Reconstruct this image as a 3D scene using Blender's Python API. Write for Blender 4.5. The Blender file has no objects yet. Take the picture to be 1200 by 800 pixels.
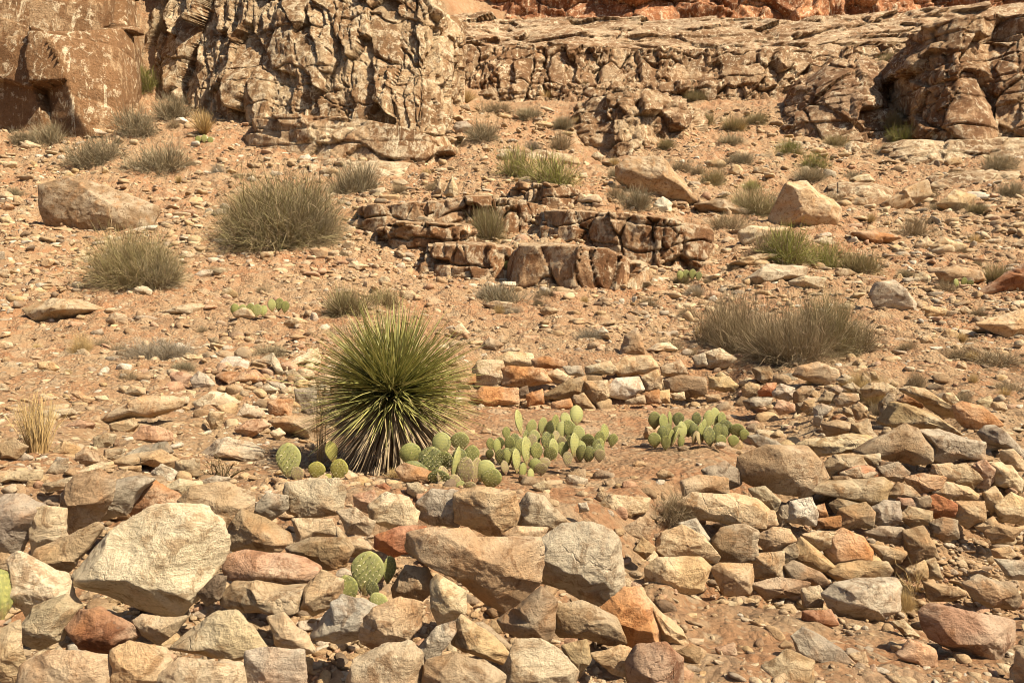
import bpy, bmesh, math, random
import numpy as np
from mathutils import Vector

# ------------------------------------------------------------------ camera, sky, sun, exposure
sc = bpy.context.scene
COL = sc.collection
F = 942.0            # focal length in photo pixels (1200 px wide)
EYE = 1.6
cam_d = bpy.data.cameras.new('camera'); cam = bpy.data.objects.new('camera', cam_d); COL.objects.link(cam)
cam.location = (0, 0, EYE); cam.rotation_euler = (math.radians(90), 0, 0)
cam_d.sensor_width = 36; cam_d.lens = 36 * F / 1200; cam_d.clip_end = 600; cam_d.clip_start = 0.05
sc.camera = cam
SUN = Vector((0.57, -0.33, 0.76)).normalized()
elev = math.asin(SUN.z); azim = math.atan2(SUN.x, SUN.y)
w = bpy.data.worlds.new('World'); sc.world = w; w.use_nodes = True
nt = w.node_tree; bg = nt.nodes['Background']
sky = nt.nodes.new('ShaderNodeTexSky'); sky.sky_type = 'NISHITA'; sky.sun_disc = False
sky.sun_elevation = elev; sky.sun_rotation = azim; sky.dust_density = 2.0
nt.links.new(sky.outputs[0], bg.inputs[0]); bg.inputs[1].default_value = 0.05
sl = bpy.data.lights.new('sun', 'SUN'); sl.energy = 5.0; sl.angle = math.radians(0.5); sl.color = (1.0, 0.88, 0.68)
so = bpy.data.objects.new('sun', sl); COL.objects.link(so); so.rotation_euler = SUN.to_track_quat('Z', 'Y').to_euler()
so.location = (20, -10, 40)
vs = sc.view_settings; vs.view_transform = 'Standard'; vs.look = 'None'; vs.exposure = 0.95; vs.gamma = 1; vs.use_curve_mapping = False
sc.cycles.pixel_filter_type = 'BLACKMAN_HARRIS'; sc.cycles.filter_width = 1.0; sc.cycles.max_bounces = 5; sc.cycles.diffuse_bounces = 2; sc.cycles.transmission_bounces = 2

# ------------------------------------------------------------------ numeric helpers
RNG = np.random.default_rng(7)
def hash3(i, j, k, seed=0):
    i = i.astype(np.uint32); j = j.astype(np.uint32); k = k.astype(np.uint32)
    h = (i * np.uint32(374761393)) ^ (j * np.uint32(668265263)) ^ (k * np.uint32(2147483647 - 56)) ^ np.uint32((seed * 974634777 + 12345) & 0xffffffff)
    h ^= h >> np.uint32(13); h *= np.uint32(1274126177); h ^= h >> np.uint32(16); h *= np.uint32(2246822519); h ^= h >> np.uint32(13)
    return h.astype(np.float64) / 4294967295.0
def vnoise(x, y, z, seed=0):
    xi = np.floor(x); yi = np.floor(y); zi = np.floor(z)
    fx = x - xi; fy = y - yi; fz = z - zi
    u = fx*fx*(3-2*fx); v = fy*fy*(3-2*fy); t = fz*fz*(3-2*fz)
    xi = xi.astype(np.int64); yi = yi.astype(np.int64); zi = zi.astype(np.int64)
    def h(a, b, c): return hash3(xi+a, yi+b, zi+c, seed)
    x00 = h(0,0,0)*(1-u)+h(1,0,0)*u; x10 = h(0,1,0)*(1-u)+h(1,1,0)*u
    x01 = h(0,0,1)*(1-u)+h(1,0,1)*u; x11 = h(0,1,1)*(1-u)+h(1,1,1)*u
    return ((x00*(1-v)+x10*v)*(1-t) + (x01*(1-v)+x11*v)*t)*2-1
def fbm(x, y, z, octs=4, seed=0, gain=0.5, lac=2.03):
    a = 1.0; s = 0; f = 1.0; n = 0
    for o in range(octs):
        s = s + a*vnoise(x*f+13.7*o, y*f+7.1*o, z*f+3.3*o, seed+o); n += a; a *= gain; f *= lac
    return s/n
def vn2(x, y, seed=0, octs=4): return fbm(x, y, np.zeros_like(x)+seed*1.37, octs, seed)
def smooth(a, b, x):
    t = np.clip((x-a)/(b-a), 0, 1); return t*t*(3-2*t)

def mesh_from(name, V, Fq, mat=None, parent=None, smooth_shade=True, attrs=None, loc=None, link=True):
    """V (n,3), Fq list of face arrays (m,k) each with constant k"""
    me = bpy.data.meshes.new(name)
    V = np.asarray(V, dtype=np.float32)
    if not isinstance(Fq, (list, tuple)): Fq = [Fq]
    Fq = [np.asarray(f, dtype=np.int32) for f in Fq if len(f)]
    me.vertices.add(len(V)); me.vertices.foreach_set('co', V.ravel())
    nl = sum(f.size for f in Fq); nf = sum(len(f) for f in Fq)
    me.loops.add(nl); me.polygons.add(nf)
    me.loops.foreach_set('vertex_index', np.concatenate([f.ravel() for f in Fq]))
    tot = np.concatenate([np.full(len(f), f.shape[1], dtype=np.int32) for f in Fq])
    st = np.concatenate([[0], np.cumsum(tot)[:-1]]).astype(np.int32)
    me.polygons.foreach_set('loop_start', st); me.polygons.foreach_set('loop_total', tot)
    if smooth_shade: me.polygons.foreach_set('use_smooth', np.ones(nf, dtype=bool))
    me.update(calc_edges=True)
    if attrs:
        for k, a in attrs.items():
            at = me.color_attributes.new(k, 'FLOAT_COLOR', 'POINT')
            a = np.asarray(a, dtype=np.float32)
            if a.shape[1] == 3: a = np.concatenate([a, np.ones((len(a), 1), np.float32)], 1)
            at.data.foreach_set('color', a.ravel())
    if mat: me.materials.append(mat)
    if not link: return me
    o = bpy.data.objects.new(name, me); COL.objects.link(o)
    if parent: o.parent = parent
    if loc is not None: o.location = loc
    return o
def empty(name, loc):
    o = bpy.data.objects.new(name, None); COL.objects.link(o); o.location = loc; o.empty_display_size = .1; return o
def tag(o, label=None, cat=None, group=None, kind=None):
    if label: o['label'] = label
    if cat: o['category'] = cat
    if group: o['group'] = group
    if kind: o['kind'] = kind
    return o

# ------------------------------------------------------------------ materials
def newmat(name, rough=0.9):
    m = bpy.data.materials.new(name); m.use_nodes = True
    n = m.node_tree.nodes; b = n['Principled BSDF']; b.inputs['Roughness'].default_value = rough
    b.inputs['Specular IOR Level'].default_value = 0.2
    return m, m.node_tree, b
class NB:
    def __init__(s, t): s.t = t
    def n(s, typ, **kw):
        x = s.t.nodes.new(typ)
        for k, v in kw.items():
            if k.startswith('i_'):
                key = k[2:]
                key = int(key) if key.isdigit() else key.replace('_', ' ')
                x.inputs[key].default_value = v
            else: setattr(x, k, v)
        return x
    def l(s, a, b): s.t.links.new(a, b)
    def noise(s, co, scale, detail=6, rough=.6, dist=0, dims='3D'):
        x = s.n('ShaderNodeTexNoise', i_Scale=scale, i_Detail=detail, i_Roughness=rough, i_Distortion=dist); s.l(co, x.inputs['Vector']); return x.outputs['Fac']
    def ramp(s, f, stops):
        x = s.n('ShaderNodeValToRGB'); s.l(f, x.inputs[0]); e = x.color_ramp.elements
        while len(e) < len(stops): e.new(0.5)
        for q, (p, c) in zip(e, stops):
            q.position = p; q.color = (c, c, c, 1) if isinstance(c, (int, float)) else (*c, 1)
        return x.outputs[0]
    def mix(s, f, a, b, mode='MIX'):
        x = s.n('ShaderNodeMix', data_type='RGBA', blend_type=mode)
        for v, i in ((f, 0), (a, 6), (b, 7)):
            if isinstance(v, (int, float)): x.inputs[i].default_value = v
            elif isinstance(v, tuple): x.inputs[i].default_value = (*v, 1)
            else: s.l(v, x.inputs[i])
        return x.outputs[2]
    def math(s, op, a, b=0.0):
        x = s.n('ShaderNodeMath', operation=op)
        for v, i in ((a, 0), (b, 1)):
            if isinstance(v, (int, float)): x.inputs[i].default_value = v
            else: s.l(v, x.inputs[i])
        return x.outputs[0]
    def mapping(s, co, scale=(1, 1, 1), rot=(0, 0, 0)):
        x = s.n('ShaderNodeMapping'); x.inputs['Scale'].default_value = scale; x.inputs['Rotation'].default_value = rot; s.l(co, x.inputs[0]); return x.outputs[0]

def rock_material(name, src, grain=1.0, vary=1.0):
    """src 'object' = Object Info colour; otherwise a colour attribute"""
    m, t, b = newmat(name); N = NB(t)
    tc = N.n('ShaderNodeTexCoord')
    oi = N.n('ShaderNodeObjectInfo')
    if src == 'object':
        add = N.n('ShaderNodeVectorMath', operation='ADD'); N.l(tc.outputs['Object'], add.inputs[0])
        sc_ = N.n('ShaderNodeVectorMath', operation='SCALE'); sc_.inputs[3].default_value = 37.0
        cx = N.n('ShaderNodeCombineXYZ'); N.l(oi.outputs['Random'], cx.inputs[0]); N.l(oi.outputs['Random'], cx.inputs[2])
        N.l(cx.outputs[0], sc_.inputs[0]); N.l(sc_.outputs[0], add.inputs[1]); co = add.outputs[0]
        base = oi.outputs['Color']
    else:
        co = tc.outputs['Object']; at = N.n('ShaderNodeVertexColor', layer_name='tint'); base = at.outputs[0]
    big = N.noise(co, 3.2*grain, 3, .5)
    mid = N.noise(co, 11*grain, 9, .7, .6)
    fine = N.noise(co, 60*grain, 8, .75)
    strm = N.mapping(co, (6, 6, 38), (0.35, 0.2, 0.1)); stra = N.noise(strm, 1.0*grain, 6, .65, .4)
    # colour patches that belong to the stone: pale calcite crust, brown varnish, ochre stain
    lighter = N.mix(0.5, base, (0.60, 0.51, 0.37)); darker = N.mix(1.0, base, (0.50, 0.40, 0.32), 'MULTIPLY')
    c = N.mix(N.ramp(big, [(.42, 0), (.58, .75*vary)]), base, lighter)
    c = N.mix(N.ramp(mid, [(.52, 0), (.60, .75*vary)]), c, darker)
    ochre = N.mix(0.55, base, (0.50, 0.24, 0.09))
    big2 = N.noise(N.mapping(co, (1, 1, 1), (1, 2, 3)), 5*grain, 6, .6)
    c = N.mix(N.ramp(big2, [(.52, 0), (.68, .6*vary)]), c, ochre)
    c = N.mix(N.ramp(stra, [(.36, .30*vary), (.48, 0)]), c, darker)
    sp = N.ramp(fine, [(.30, .74), (.5, 1.0), (.72, 1.24)])
    c = N.mix(1.0, c, sp, 'MULTIPLY')
    # lichen and varnish spots
    vo = N.n('ShaderNodeTexVoronoi', i_Scale=26*grain); N.l(co, vo.inputs['Vector'])
    spot = N.ramp(vo.outputs['Distance'], [(.10, .55), (.2, 0)]); spm = N.ramp(mid, [(.5, 0), (.6, 1)])
    c = N.mix(N.math('MULTIPLY', spot, spm), c, (0.12, 0.085, 0.06))
    N.l(c, b.inputs['Base Color'])
    # relief
    h = N.math('ADD', N.math('MULTIPLY', mid, 1.0), N.math('MULTIPLY', stra, .32))
    h = N.math('ADD', h, N.math('MULTIPLY', fine, .45))
    ve = N.n('ShaderNodeTexVoronoi', feature='DISTANCE_TO_EDGE', i_Scale=1.7*grain)
    wv = N.n('ShaderNodeVectorMath', operation='ADD'); wn = N.n('ShaderNodeTexNoise', i_Scale=7*grain, i_Detail=5)
    N.l(co, wn.inputs['Vector']); ws = N.n('ShaderNodeVectorMath', operation='SCALE'); ws.inputs[3].default_value = .35/grain
    N.l(wn.outputs['Color'], ws.inputs[0]); N.l(co, wv.inputs[0]); N.l(ws.outputs[0], wv.inputs[1]); N.l(wv.outputs[0], ve.inputs['Vector'])
    crack = N.ramp(ve.outputs['Distance'], [(0.0, 0), (.018, 1)]); crm = N.ramp(big, [(.48, 1), (.58, 0)])
    crk = N.math('MAXIMUM', crack, crm)
    h = N.math('ADD', h, N.math('MULTIPLY', crk, .22))
    rg = N.n('ShaderNodeTexNoise', noise_type='RIDGED_MULTIFRACTAL', i_Scale=7*grain, i_Detail=5); N.l(co, rg.inputs['Vector']); h = N.math('ADD', h, N.math('MULTIPLY', rg.outputs['Fac'], .12))
    bp = N.n('ShaderNodeBump', i_Strength=1.0, i_Distance=.024/grain); N.l(h, bp.inputs['Height']); N.l(bp.outputs[0], b.inputs['Normal'])
    return m
M_ROCK = rock_material('sandstone', 'object')
M_STONES = rock_material('scree_stone', 'tint', 1.0, .6)

def cliff_material(name, lo, vr):
    m, t, b = newmat(name); N = NB(t)
    tc = N.n('ShaderNodeTexCoord'); co = tc.outputs['Object']
    at = N.n('ShaderNodeVertexColor', layer_name='tint'); base = at.outputs[0]
    big = N.noise(co, .55, 5, .6, .5)
    vert = N.noise(N.mapping(co, (2.2, 2.2, .5)), 1.0, 7, .7, .5)
    mid = N.noise(co, 3.0, 9, .72, .4); fine = N.noise(co, 14, 8, .75)
    varn = N.mix(1.0, base, (0.46, 0.33, 0.24), 'MULTIPLY')
    pale = N.mix(.65, base, (.70, .58, .40))
    f1 = N.math('ADD', N.math('MULTIPLY', big, .5), N.math('MULTIPLY', vert, .5))
    c = N.mix(N.ramp(f1, [(vr, 0), (vr+.045, .80)]), base, varn)
    c = N.mix(N.ramp(mid, [(lo, 0), (lo+.05, .85)]), c, pale)
    stk = N.noise(N.mapping(co, (1.6, 1.6, .35)), 1.0, 9, .75, 1.2)
    c = N.mix(N.ramp(stk, [(.585, 0), (.61, .9)]), c, (.68, .56, .38))
    c = N.mix(N.ramp(N.noise(co, 5.5, 7, .7, .8), [(.53, 0), (.59, .6)]), c, varn)
    c = N.mix(1.0, c, N.ramp(fine, [(.3, .62), (.5, 1), (.72, 1.35)]), 'MULTIPLY')
    c = N.mix(N.ramp(N.noise(N.mapping(co, (1, 1, 1), (2, 1, 0)), .9, 6, .6), [(.58, 0), (.70, .35)]), c, (.42, .23, .11))
    N.l(c, b.inputs['Base Color'])
    h = N.math('ADD', N.math('MULTIPLY', mid, 1.0), N.math('MULTIPLY', fine, .35))
    bp = N.n('ShaderNodeBump', i_Strength=1.0, i_Distance=.16); N.l(h, bp.inputs['Height']); N.l(bp.outputs[0], b.inputs['Normal'])
    return m
M_CLIFF = cliff_material('cliff_sandstone', .51, .475); M_DOME = cliff_material('varnished_sandstone', .555, .44); M_FAR = cliff_material('weathered_sandstone', .545, .465)

def soil_material():
    m, t, b = newmat('desert_soil', .95); N = NB(t)
    tc = N.n('ShaderNodeTexCoord'); co = tc.outputs['Object']
    big = N.noise(co, .45, 6, .62, .3); mid = N.noise(co, 2.6, 8, .68); fine = N.noise(co, 22, 9, .75); grit = N.noise(co, 110, 4, .7)
    c = N.mix(N.ramp(big, [(.42, 0), (.60, 1)]), (.345, .178, .088), (.35, .218, .118))
    c = N.mix(N.ramp(mid, [(.46, 0), (.66, .7)]), c, (.40, .285, .165))
    c = N.mix(N.ramp(mid, [(.30, .6), (.44, 0)]), c, (.27, .13, .06))
    # gravel: every cell a pebble of its own tint
    for s_, k in ((30, .55), (9, .5), (2.6, .5)):
        vo = N.n('ShaderNodeTexVoronoi', i_Scale=s_, i_Randomness=1.0); N.l(co, vo.inputs['Vector'])
        sep = N.n('ShaderNodeSeparateColor'); N.l(vo.outputs['Color'], sep.inputs[0])
        g = N.ramp(sep.outputs[0], [(0, (.17, .11, .065)), (.35, (.36, .25, .145)), (.7, (.47, .37, .24)), (1, (.34, .185, .095))])
        on = N.ramp(sep.outputs[1], [(.48, 0), (.5, k)])
        edge = N.ramp(vo.outputs['Distance'], [(.38, 1), (.46, 0)])
        c = N.mix(N.math('MULTIPLY', on, edge), c, g)
    c = N.mix(1.0, c, N.ramp(fine, [(.28, .72), (.5, 1), (.74, 1.25)]), 'MULTIPLY')
    N.l(c, b.inputs['Base Color'])
    vo = N.n('ShaderNodeTexVoronoi', i_Scale=30); N.l(co, vo.inputs['Vector'])
    vo2 = N.n('ShaderNodeTexVoronoi', i_Scale=9); N.l(co, vo2.inputs['Vector'])
    h = N.math('ADD', N.math('MULTIPLY', fine, 1.0), N.math('MULTIPLY', grit, .3))
    h = N.math('SUBTRACT', h, N.math('MULTIPLY', vo.outputs['Distance'], .8))
    h = N.math('SUBTRACT', h, N.math('MULTIPLY', vo2.outputs['Distance'], 1.2))
    bp = N.n('ShaderNodeBump', i_Strength=1.0, i_Distance=.035); N.l(h, bp.inputs['Height']); N.l(bp.outputs[0], b.inputs['Normal'])
    return m
M_SOIL = soil_material()

def leaf_material(name, rough=.6, transl=.25):
    m, t, b = newmat(name, rough); N = NB(t)
    at = N.n('ShaderNodeVertexColor', layer_name='tint'); oi = N.n('ShaderNodeObjectInfo')
    c = N.mix(1.0, at.outputs[0], oi.outputs['Color'], 'MULTIPLY')
    N.l(c, b.inputs['Base Color']); b.inputs['Specular IOR Level'].default_value = .3
    tr = N.n('ShaderNodeBsdfTranslucent'); N.l(c, tr.inputs[0]); mx = N.n('ShaderNodeMixShader', i_0=transl)
    N.l(b.outputs[0], mx.inputs[1]); N.l(tr.outputs[0], mx.inputs[2]); N.l(mx.outputs[0], t.nodes['Material Output'].inputs[0])
    return m
M_TWIG = leaf_material('dry_stem', .8, .15)
M_YUCCA = leaf_material('yucca_leaf', .42, .12)

def cactus_material():
    m, t, b = newmat('cactus_skin', .55); N = NB(t)
    tc = N.n('ShaderNodeTexCoord'); oi = N.n('ShaderNodeObjectInfo'); at = N.n('ShaderNodeVertexColor', layer_name='tint')
    n1 = N.noise(tc.outputs['Object'], 28, 6, .65); n2 = N.noise(tc.outputs['Object'], 9, 4, .6)
    c = N.mix(1.0, oi.outputs['Color'], at.outputs[0], 'MULTIPLY')
    c = N.mix(N.ramp(n2, [(.48, 0), (.66, .7)]), c, (.36, .34, .10))
    c = N.mix(N.ramp(n1, [(.58, 0), (.7, .55)]), c, (.40, .32, .16))
    N.l(c, b.inputs['Base Color']); bp = N.n('ShaderNodeBump', i_Strength=.5, i_Distance=.004); N.l(n1, bp.inputs['Height']); N.l(bp.outputs[0], b.inputs['Normal'])
    return m
M_PAD = cactus_material()
m_, t_, b_ = newmat('cactus_spine', .5); b_.inputs['Base Color'].default_value = (.46, .40, .24, 1); M_SPINE = m_

# ------------------------------------------------------------------ the hillside: profile (distance, photo row) per photo column
FAR = [(46,112),(50.5,108),(54,84),(60,70),(68,50),(78,30),(85,-20),(120,-60),(200,-90)]
PROF = {
 -300:[(1.5,1250),(2.6,800),(3.4,640),(4.2,560),(5,520),(6,480),(7,455),(9,420),(11,390),(13,350),(16,300),(20,250),(24.5,200),(28,160),(30,142),(32.5,125),(37,-60),(60,-100),(200,-150)],
 0:[(1.5,1250),(2.6,800),(3.4,640),(4.2,560),(5,520),(6,480),(7,455),(9,420),(11,390),(13,350),(16,300),(20,250),(24.5,200),(28,160),(30,142),(32.5,125),(37,-60),(60,-100),(200,-150)],
 250:[(1.5,1230),(2.6,800),(3.3,660),(4,590),(4.8,560),(5.8,520),(7,480),(8,450),(9.2,420),(11,385),(13,345),(16,300),(20,250),(24,205),(27,172),(30.5,138),(33.5,120),(38,-60),(60,-100),(200,-150)],
 400:[(1.5,1230),(2.6,800),(3.2,680),(3.8,600),(4.3,575),(5.5,545),(6.8,510),(7.8,480),(8.3,455),(8.8,428),(10,400),(12,365),(14,330),(17,290),(20,250),(24,205),(27,175),(29,155),(32,130),(36,-20),(60,-80),(200,-130)],
 505:[(1.5,1230),(2.6,800),(3.2,690),(3.8,605),(4.2,583),(5.5,545),(6.8,510),(8.3,476),(8.6,440),(9.2,418),(10.5,395),(12.5,360),(14.5,335),(16.0,320),(17,288),(18.5,278),(19.5,245),(21.5,232),(24,205),(26,192),(26,192),(29,168),(32,140),(36,110),(46,100),(54,80),(68,45),(80,20),(85,-30),(200,-100),(60,-20),(80,-50),(200,-120)],
 560:[(1.5,1230),(2.6,800),(3.2,690),(3.8,610),(4.2,585),(5.5,545),(6.8,510),(8.3,476),(8.6,445),(9,425),(10.5,395),(12.5,360),(14.5,338),(15.6,325),(16.6,290),(18,282),(19.2,262),(20,238),(22,215),(26,180),(30,150),(36,134),(44,122)]+FAR,
 700:[(1.5,1240),(2.7,800),(3.3,700),(3.7,640),(4.0,600),(4.6,580),(5.5,550),(6.8,512),(8.4,476),(8.7,445),(9.1,422),(10.5,398),(12.5,365),(14.5,342),(15.4,335),(16.3,292),(17.2,284),(18.2,252),(19.5,242),(22,212),(26,197),(31,188),(34.8,122),(37,124),(44,118)]+FAR,
 820:[(1.5,1250),(2.8,800),(3.5,735),(4.1,695),(4.35,640),(4.6,575),(5.0,558),(6.3,520),(8.4,474),(8.9,450),(9.3,425),(10.5,405),(12.5,370),(15,335),(17,308),(18.5,288),(21,245),(24,215),(28,190),(32,165),(36,145),(43,122)]+FAR,
 920:[(1.5,1250),(2.9,800),(3.8,725),(4.25,695),(4.45,640),(4.7,570),(5.1,535),(5.8,520),(7,495),(7.8,470),(8.5,440),(9.3,425),(11,392),(13,355),(16,310),(20,260),(25,218),(30,180),(34.5,162),(37.5,125),(40,118)]+FAR,
 1010:[(1.5,1250),(3.0,800),(3.9,725),(4.35,690),(4.6,620),(4.9,550),(5.3,525),(6,495),(6.8,465),(7.8,440),(8.8,425),(11,392),(13,358),(16,318),(20,268),(25,222),(30,182),(34,165),(37.5,90),(40,80),(46,78),(54,70),(68,45),(80,20),(85,-30),(200,-90)],
 1100:[(1.5,1260),(3.1,800),(3.9,735),(4.4,690),(4.7,600),(5.0,540),(5.5,510),(6.2,480),(7.2,455),(8.5,430),(11,392),(13,358),(16,318),(20,268),(25,222),(29,190),(31.8,168),(35.5,80),(38,66),(46,58),(60,45),(80,22),(85,-30),(200,-90)],
 1200:[(1.5,1260),(3.1,800),(4.0,710),(4.6,650),(4.9,580),(5.3,530),(6,505),(7.2,470),(8.5,440),(11,395),(13,355),(16,305),(20,255),(25,210),(29,185),(31.5,168),(35,80),(38,66),(46,56),(60,42),(80,20),(85,-30),(200,-90)],
 1500:[(1.5,1260),(3.1,800),(4.0,710),(4.6,650),(4.9,580),(5.3,530),(6,505),(7.2,470),(8.5,440),(11,395),(13,355),(16,305),(20,255),(25,210),(29,185),(31.5,168),(35,80),(38,66),(46,56),(60,42),(80,20),(85,-30),(200,-90)],
}
LY = np.linspace(math.log(1.5), math.log(200), 900)
PXG = np.arange(-300, 1501, 10.0)
_cols = sorted(PROF)
_T = np.array([[np.interp(math.e**l, [p[0] for p in PROF[c]], [EYE+(400-p[1])/F*p[0] for p in PROF[c]]) for l in LY] for c in _cols])
_Z = np.array([[np.interp(px, _cols, _T[:, j]) for j in range(len(LY))] for px in PXG])
def _sm(a, n, ax):
    k = np.hanning(n+2)[1:-1]; k /= k.sum(); pad = [(0, 0), (0, 0)]; pad[ax] = (n//2, n//2)
    b = np.pad(a, pad, mode='edge'); return np.apply_along_axis(lambda v: np.convolve(v, k, 'valid'), ax, b)
_Z = _sm(_sm(_Z, 7, 1), 5, 0)
def H0(x, y):
    y = np.asarray(y, float); x = np.asarray(x, float)
    yy = np.clip(y, 1.5, 199); px = np.clip(600+x/yy*F, -300, 1499.9)
    fi = (px+300)/10; i = np.floor(fi).astype(int); i = np.clip(i, 0, len(PXG)-2); u = fi-i
    fj = (np.log(yy)-LY[0])/(LY[1]-LY[0]); j = np.clip(np.floor(fj).astype(int), 0, len(LY)-2); v = fj-j
    z = (_Z[i, j]*(1-u)+_Z[i+1, j]*u)*(1-v)+(_Z[i, j+1]*(1-u)+_Z[i+1, j+1]*u)*v
    return z
def bump_h(x, y):
    Y = np.clip(y, 2, 200); a = .018*Y**.62*(1+.9*smooth(9, 13, Y)*(1-smooth(36, 46, Y)))
    n = vn2(x*.9, y*.9, 3, 5)*1.0 + np.abs(vn2(x*3.1, y*3.1, 9, 4))*.5
    r = 0.03*Y**.45*(vn2(x*6, y*6, 21, 3))
    # the enclosure floor is smoother
    fl = smooth(4.2, 5, y)*(1-smooth(8, 9.5, y))*(1-smooth(2, 3.2, np.abs(x-.6)))
    px = 600+x/Y*F
    # the loose bed between the rubble stones lies lower than their faces
    rub = smooth(790, 730, px)*(1-smooth(3.75, 4.3, y))*smooth(1.2, 2.2, y)+smooth(745, 800, px)*smooth(3.85, 4.2, y)*(1-smooth(4.75, 5.1, y))
    rub = np.clip(rub+smooth(820, 880, px)*smooth(1150, 1090, px)*smooth(4.7, 5, y)*(1-smooth(7.6, 8.4, y))*.6+smooth(540, 560, px)*smooth(880, 850, px)*smooth(8.25, 8.45, y)*(1-smooth(9.0, 9.5, y))*.6, 0, 1)
    return (a*n + r)*(1-.7*fl) - .22*rub
def G(x, y): return H0(x, y)+bump_h(np.asarray(x, float), np.asarray(y, float))
YL = np.exp(LY)
def rayY(px, py):
    """distance at which the photo's ray first meets the ground"""
    px = np.atleast_1d(np.asarray(px, float)); py = np.atleast_1d(np.asarray(py, float)); out = np.empty(len(px))
    for q in range(len(px)):
        i = int(np.clip((px[q]+300)//10, 0, len(PXG)-2)); u = np.clip((px[q]+300)/10-i, 0, 1)
        z = _Z[i]*(1-u)+_Z[i+1]*u; row = 400-(z-EYE)/YL*F
        row = np.minimum.accumulate(row)
        out[q] = np.interp(-py[q], -row, YL)
    return out
def P(px, py, Y): return np.array([(px-600)/F*Y, Y, EYE+(400-py)/F*Y])

def build_ground():
    a = np.concatenate([np.linspace(-2.6, -.62, 90)[:-1], np.linspace(-.62, .62, 1150), np.linspace(.62, 2.6, 90)[1:]])
    Y = np.concatenate([np.linspace(-5, 1.8, 40)[:-1], np.exp(np.linspace(math.log(1.8), math.log(120), 1050))])
    A, YY = np.meshgrid(a, Y); X = A*(YY+6)
    Z = G(X, YY)
    V = np.stack([X, YY, Z], -1).reshape(-1, 3); nc = len(a); nr = len(Y)
    i = np.arange(nr-1)[:, None]*nc+np.arange(nc-1)[None, :]; i = i.ravel()
    o = mesh_from('hillside_ground', V, np.stack([i, i+1, i+nc+1, i+nc], 1), M_SOIL)
    tag(o, kind='structure')
build_ground()

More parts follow.
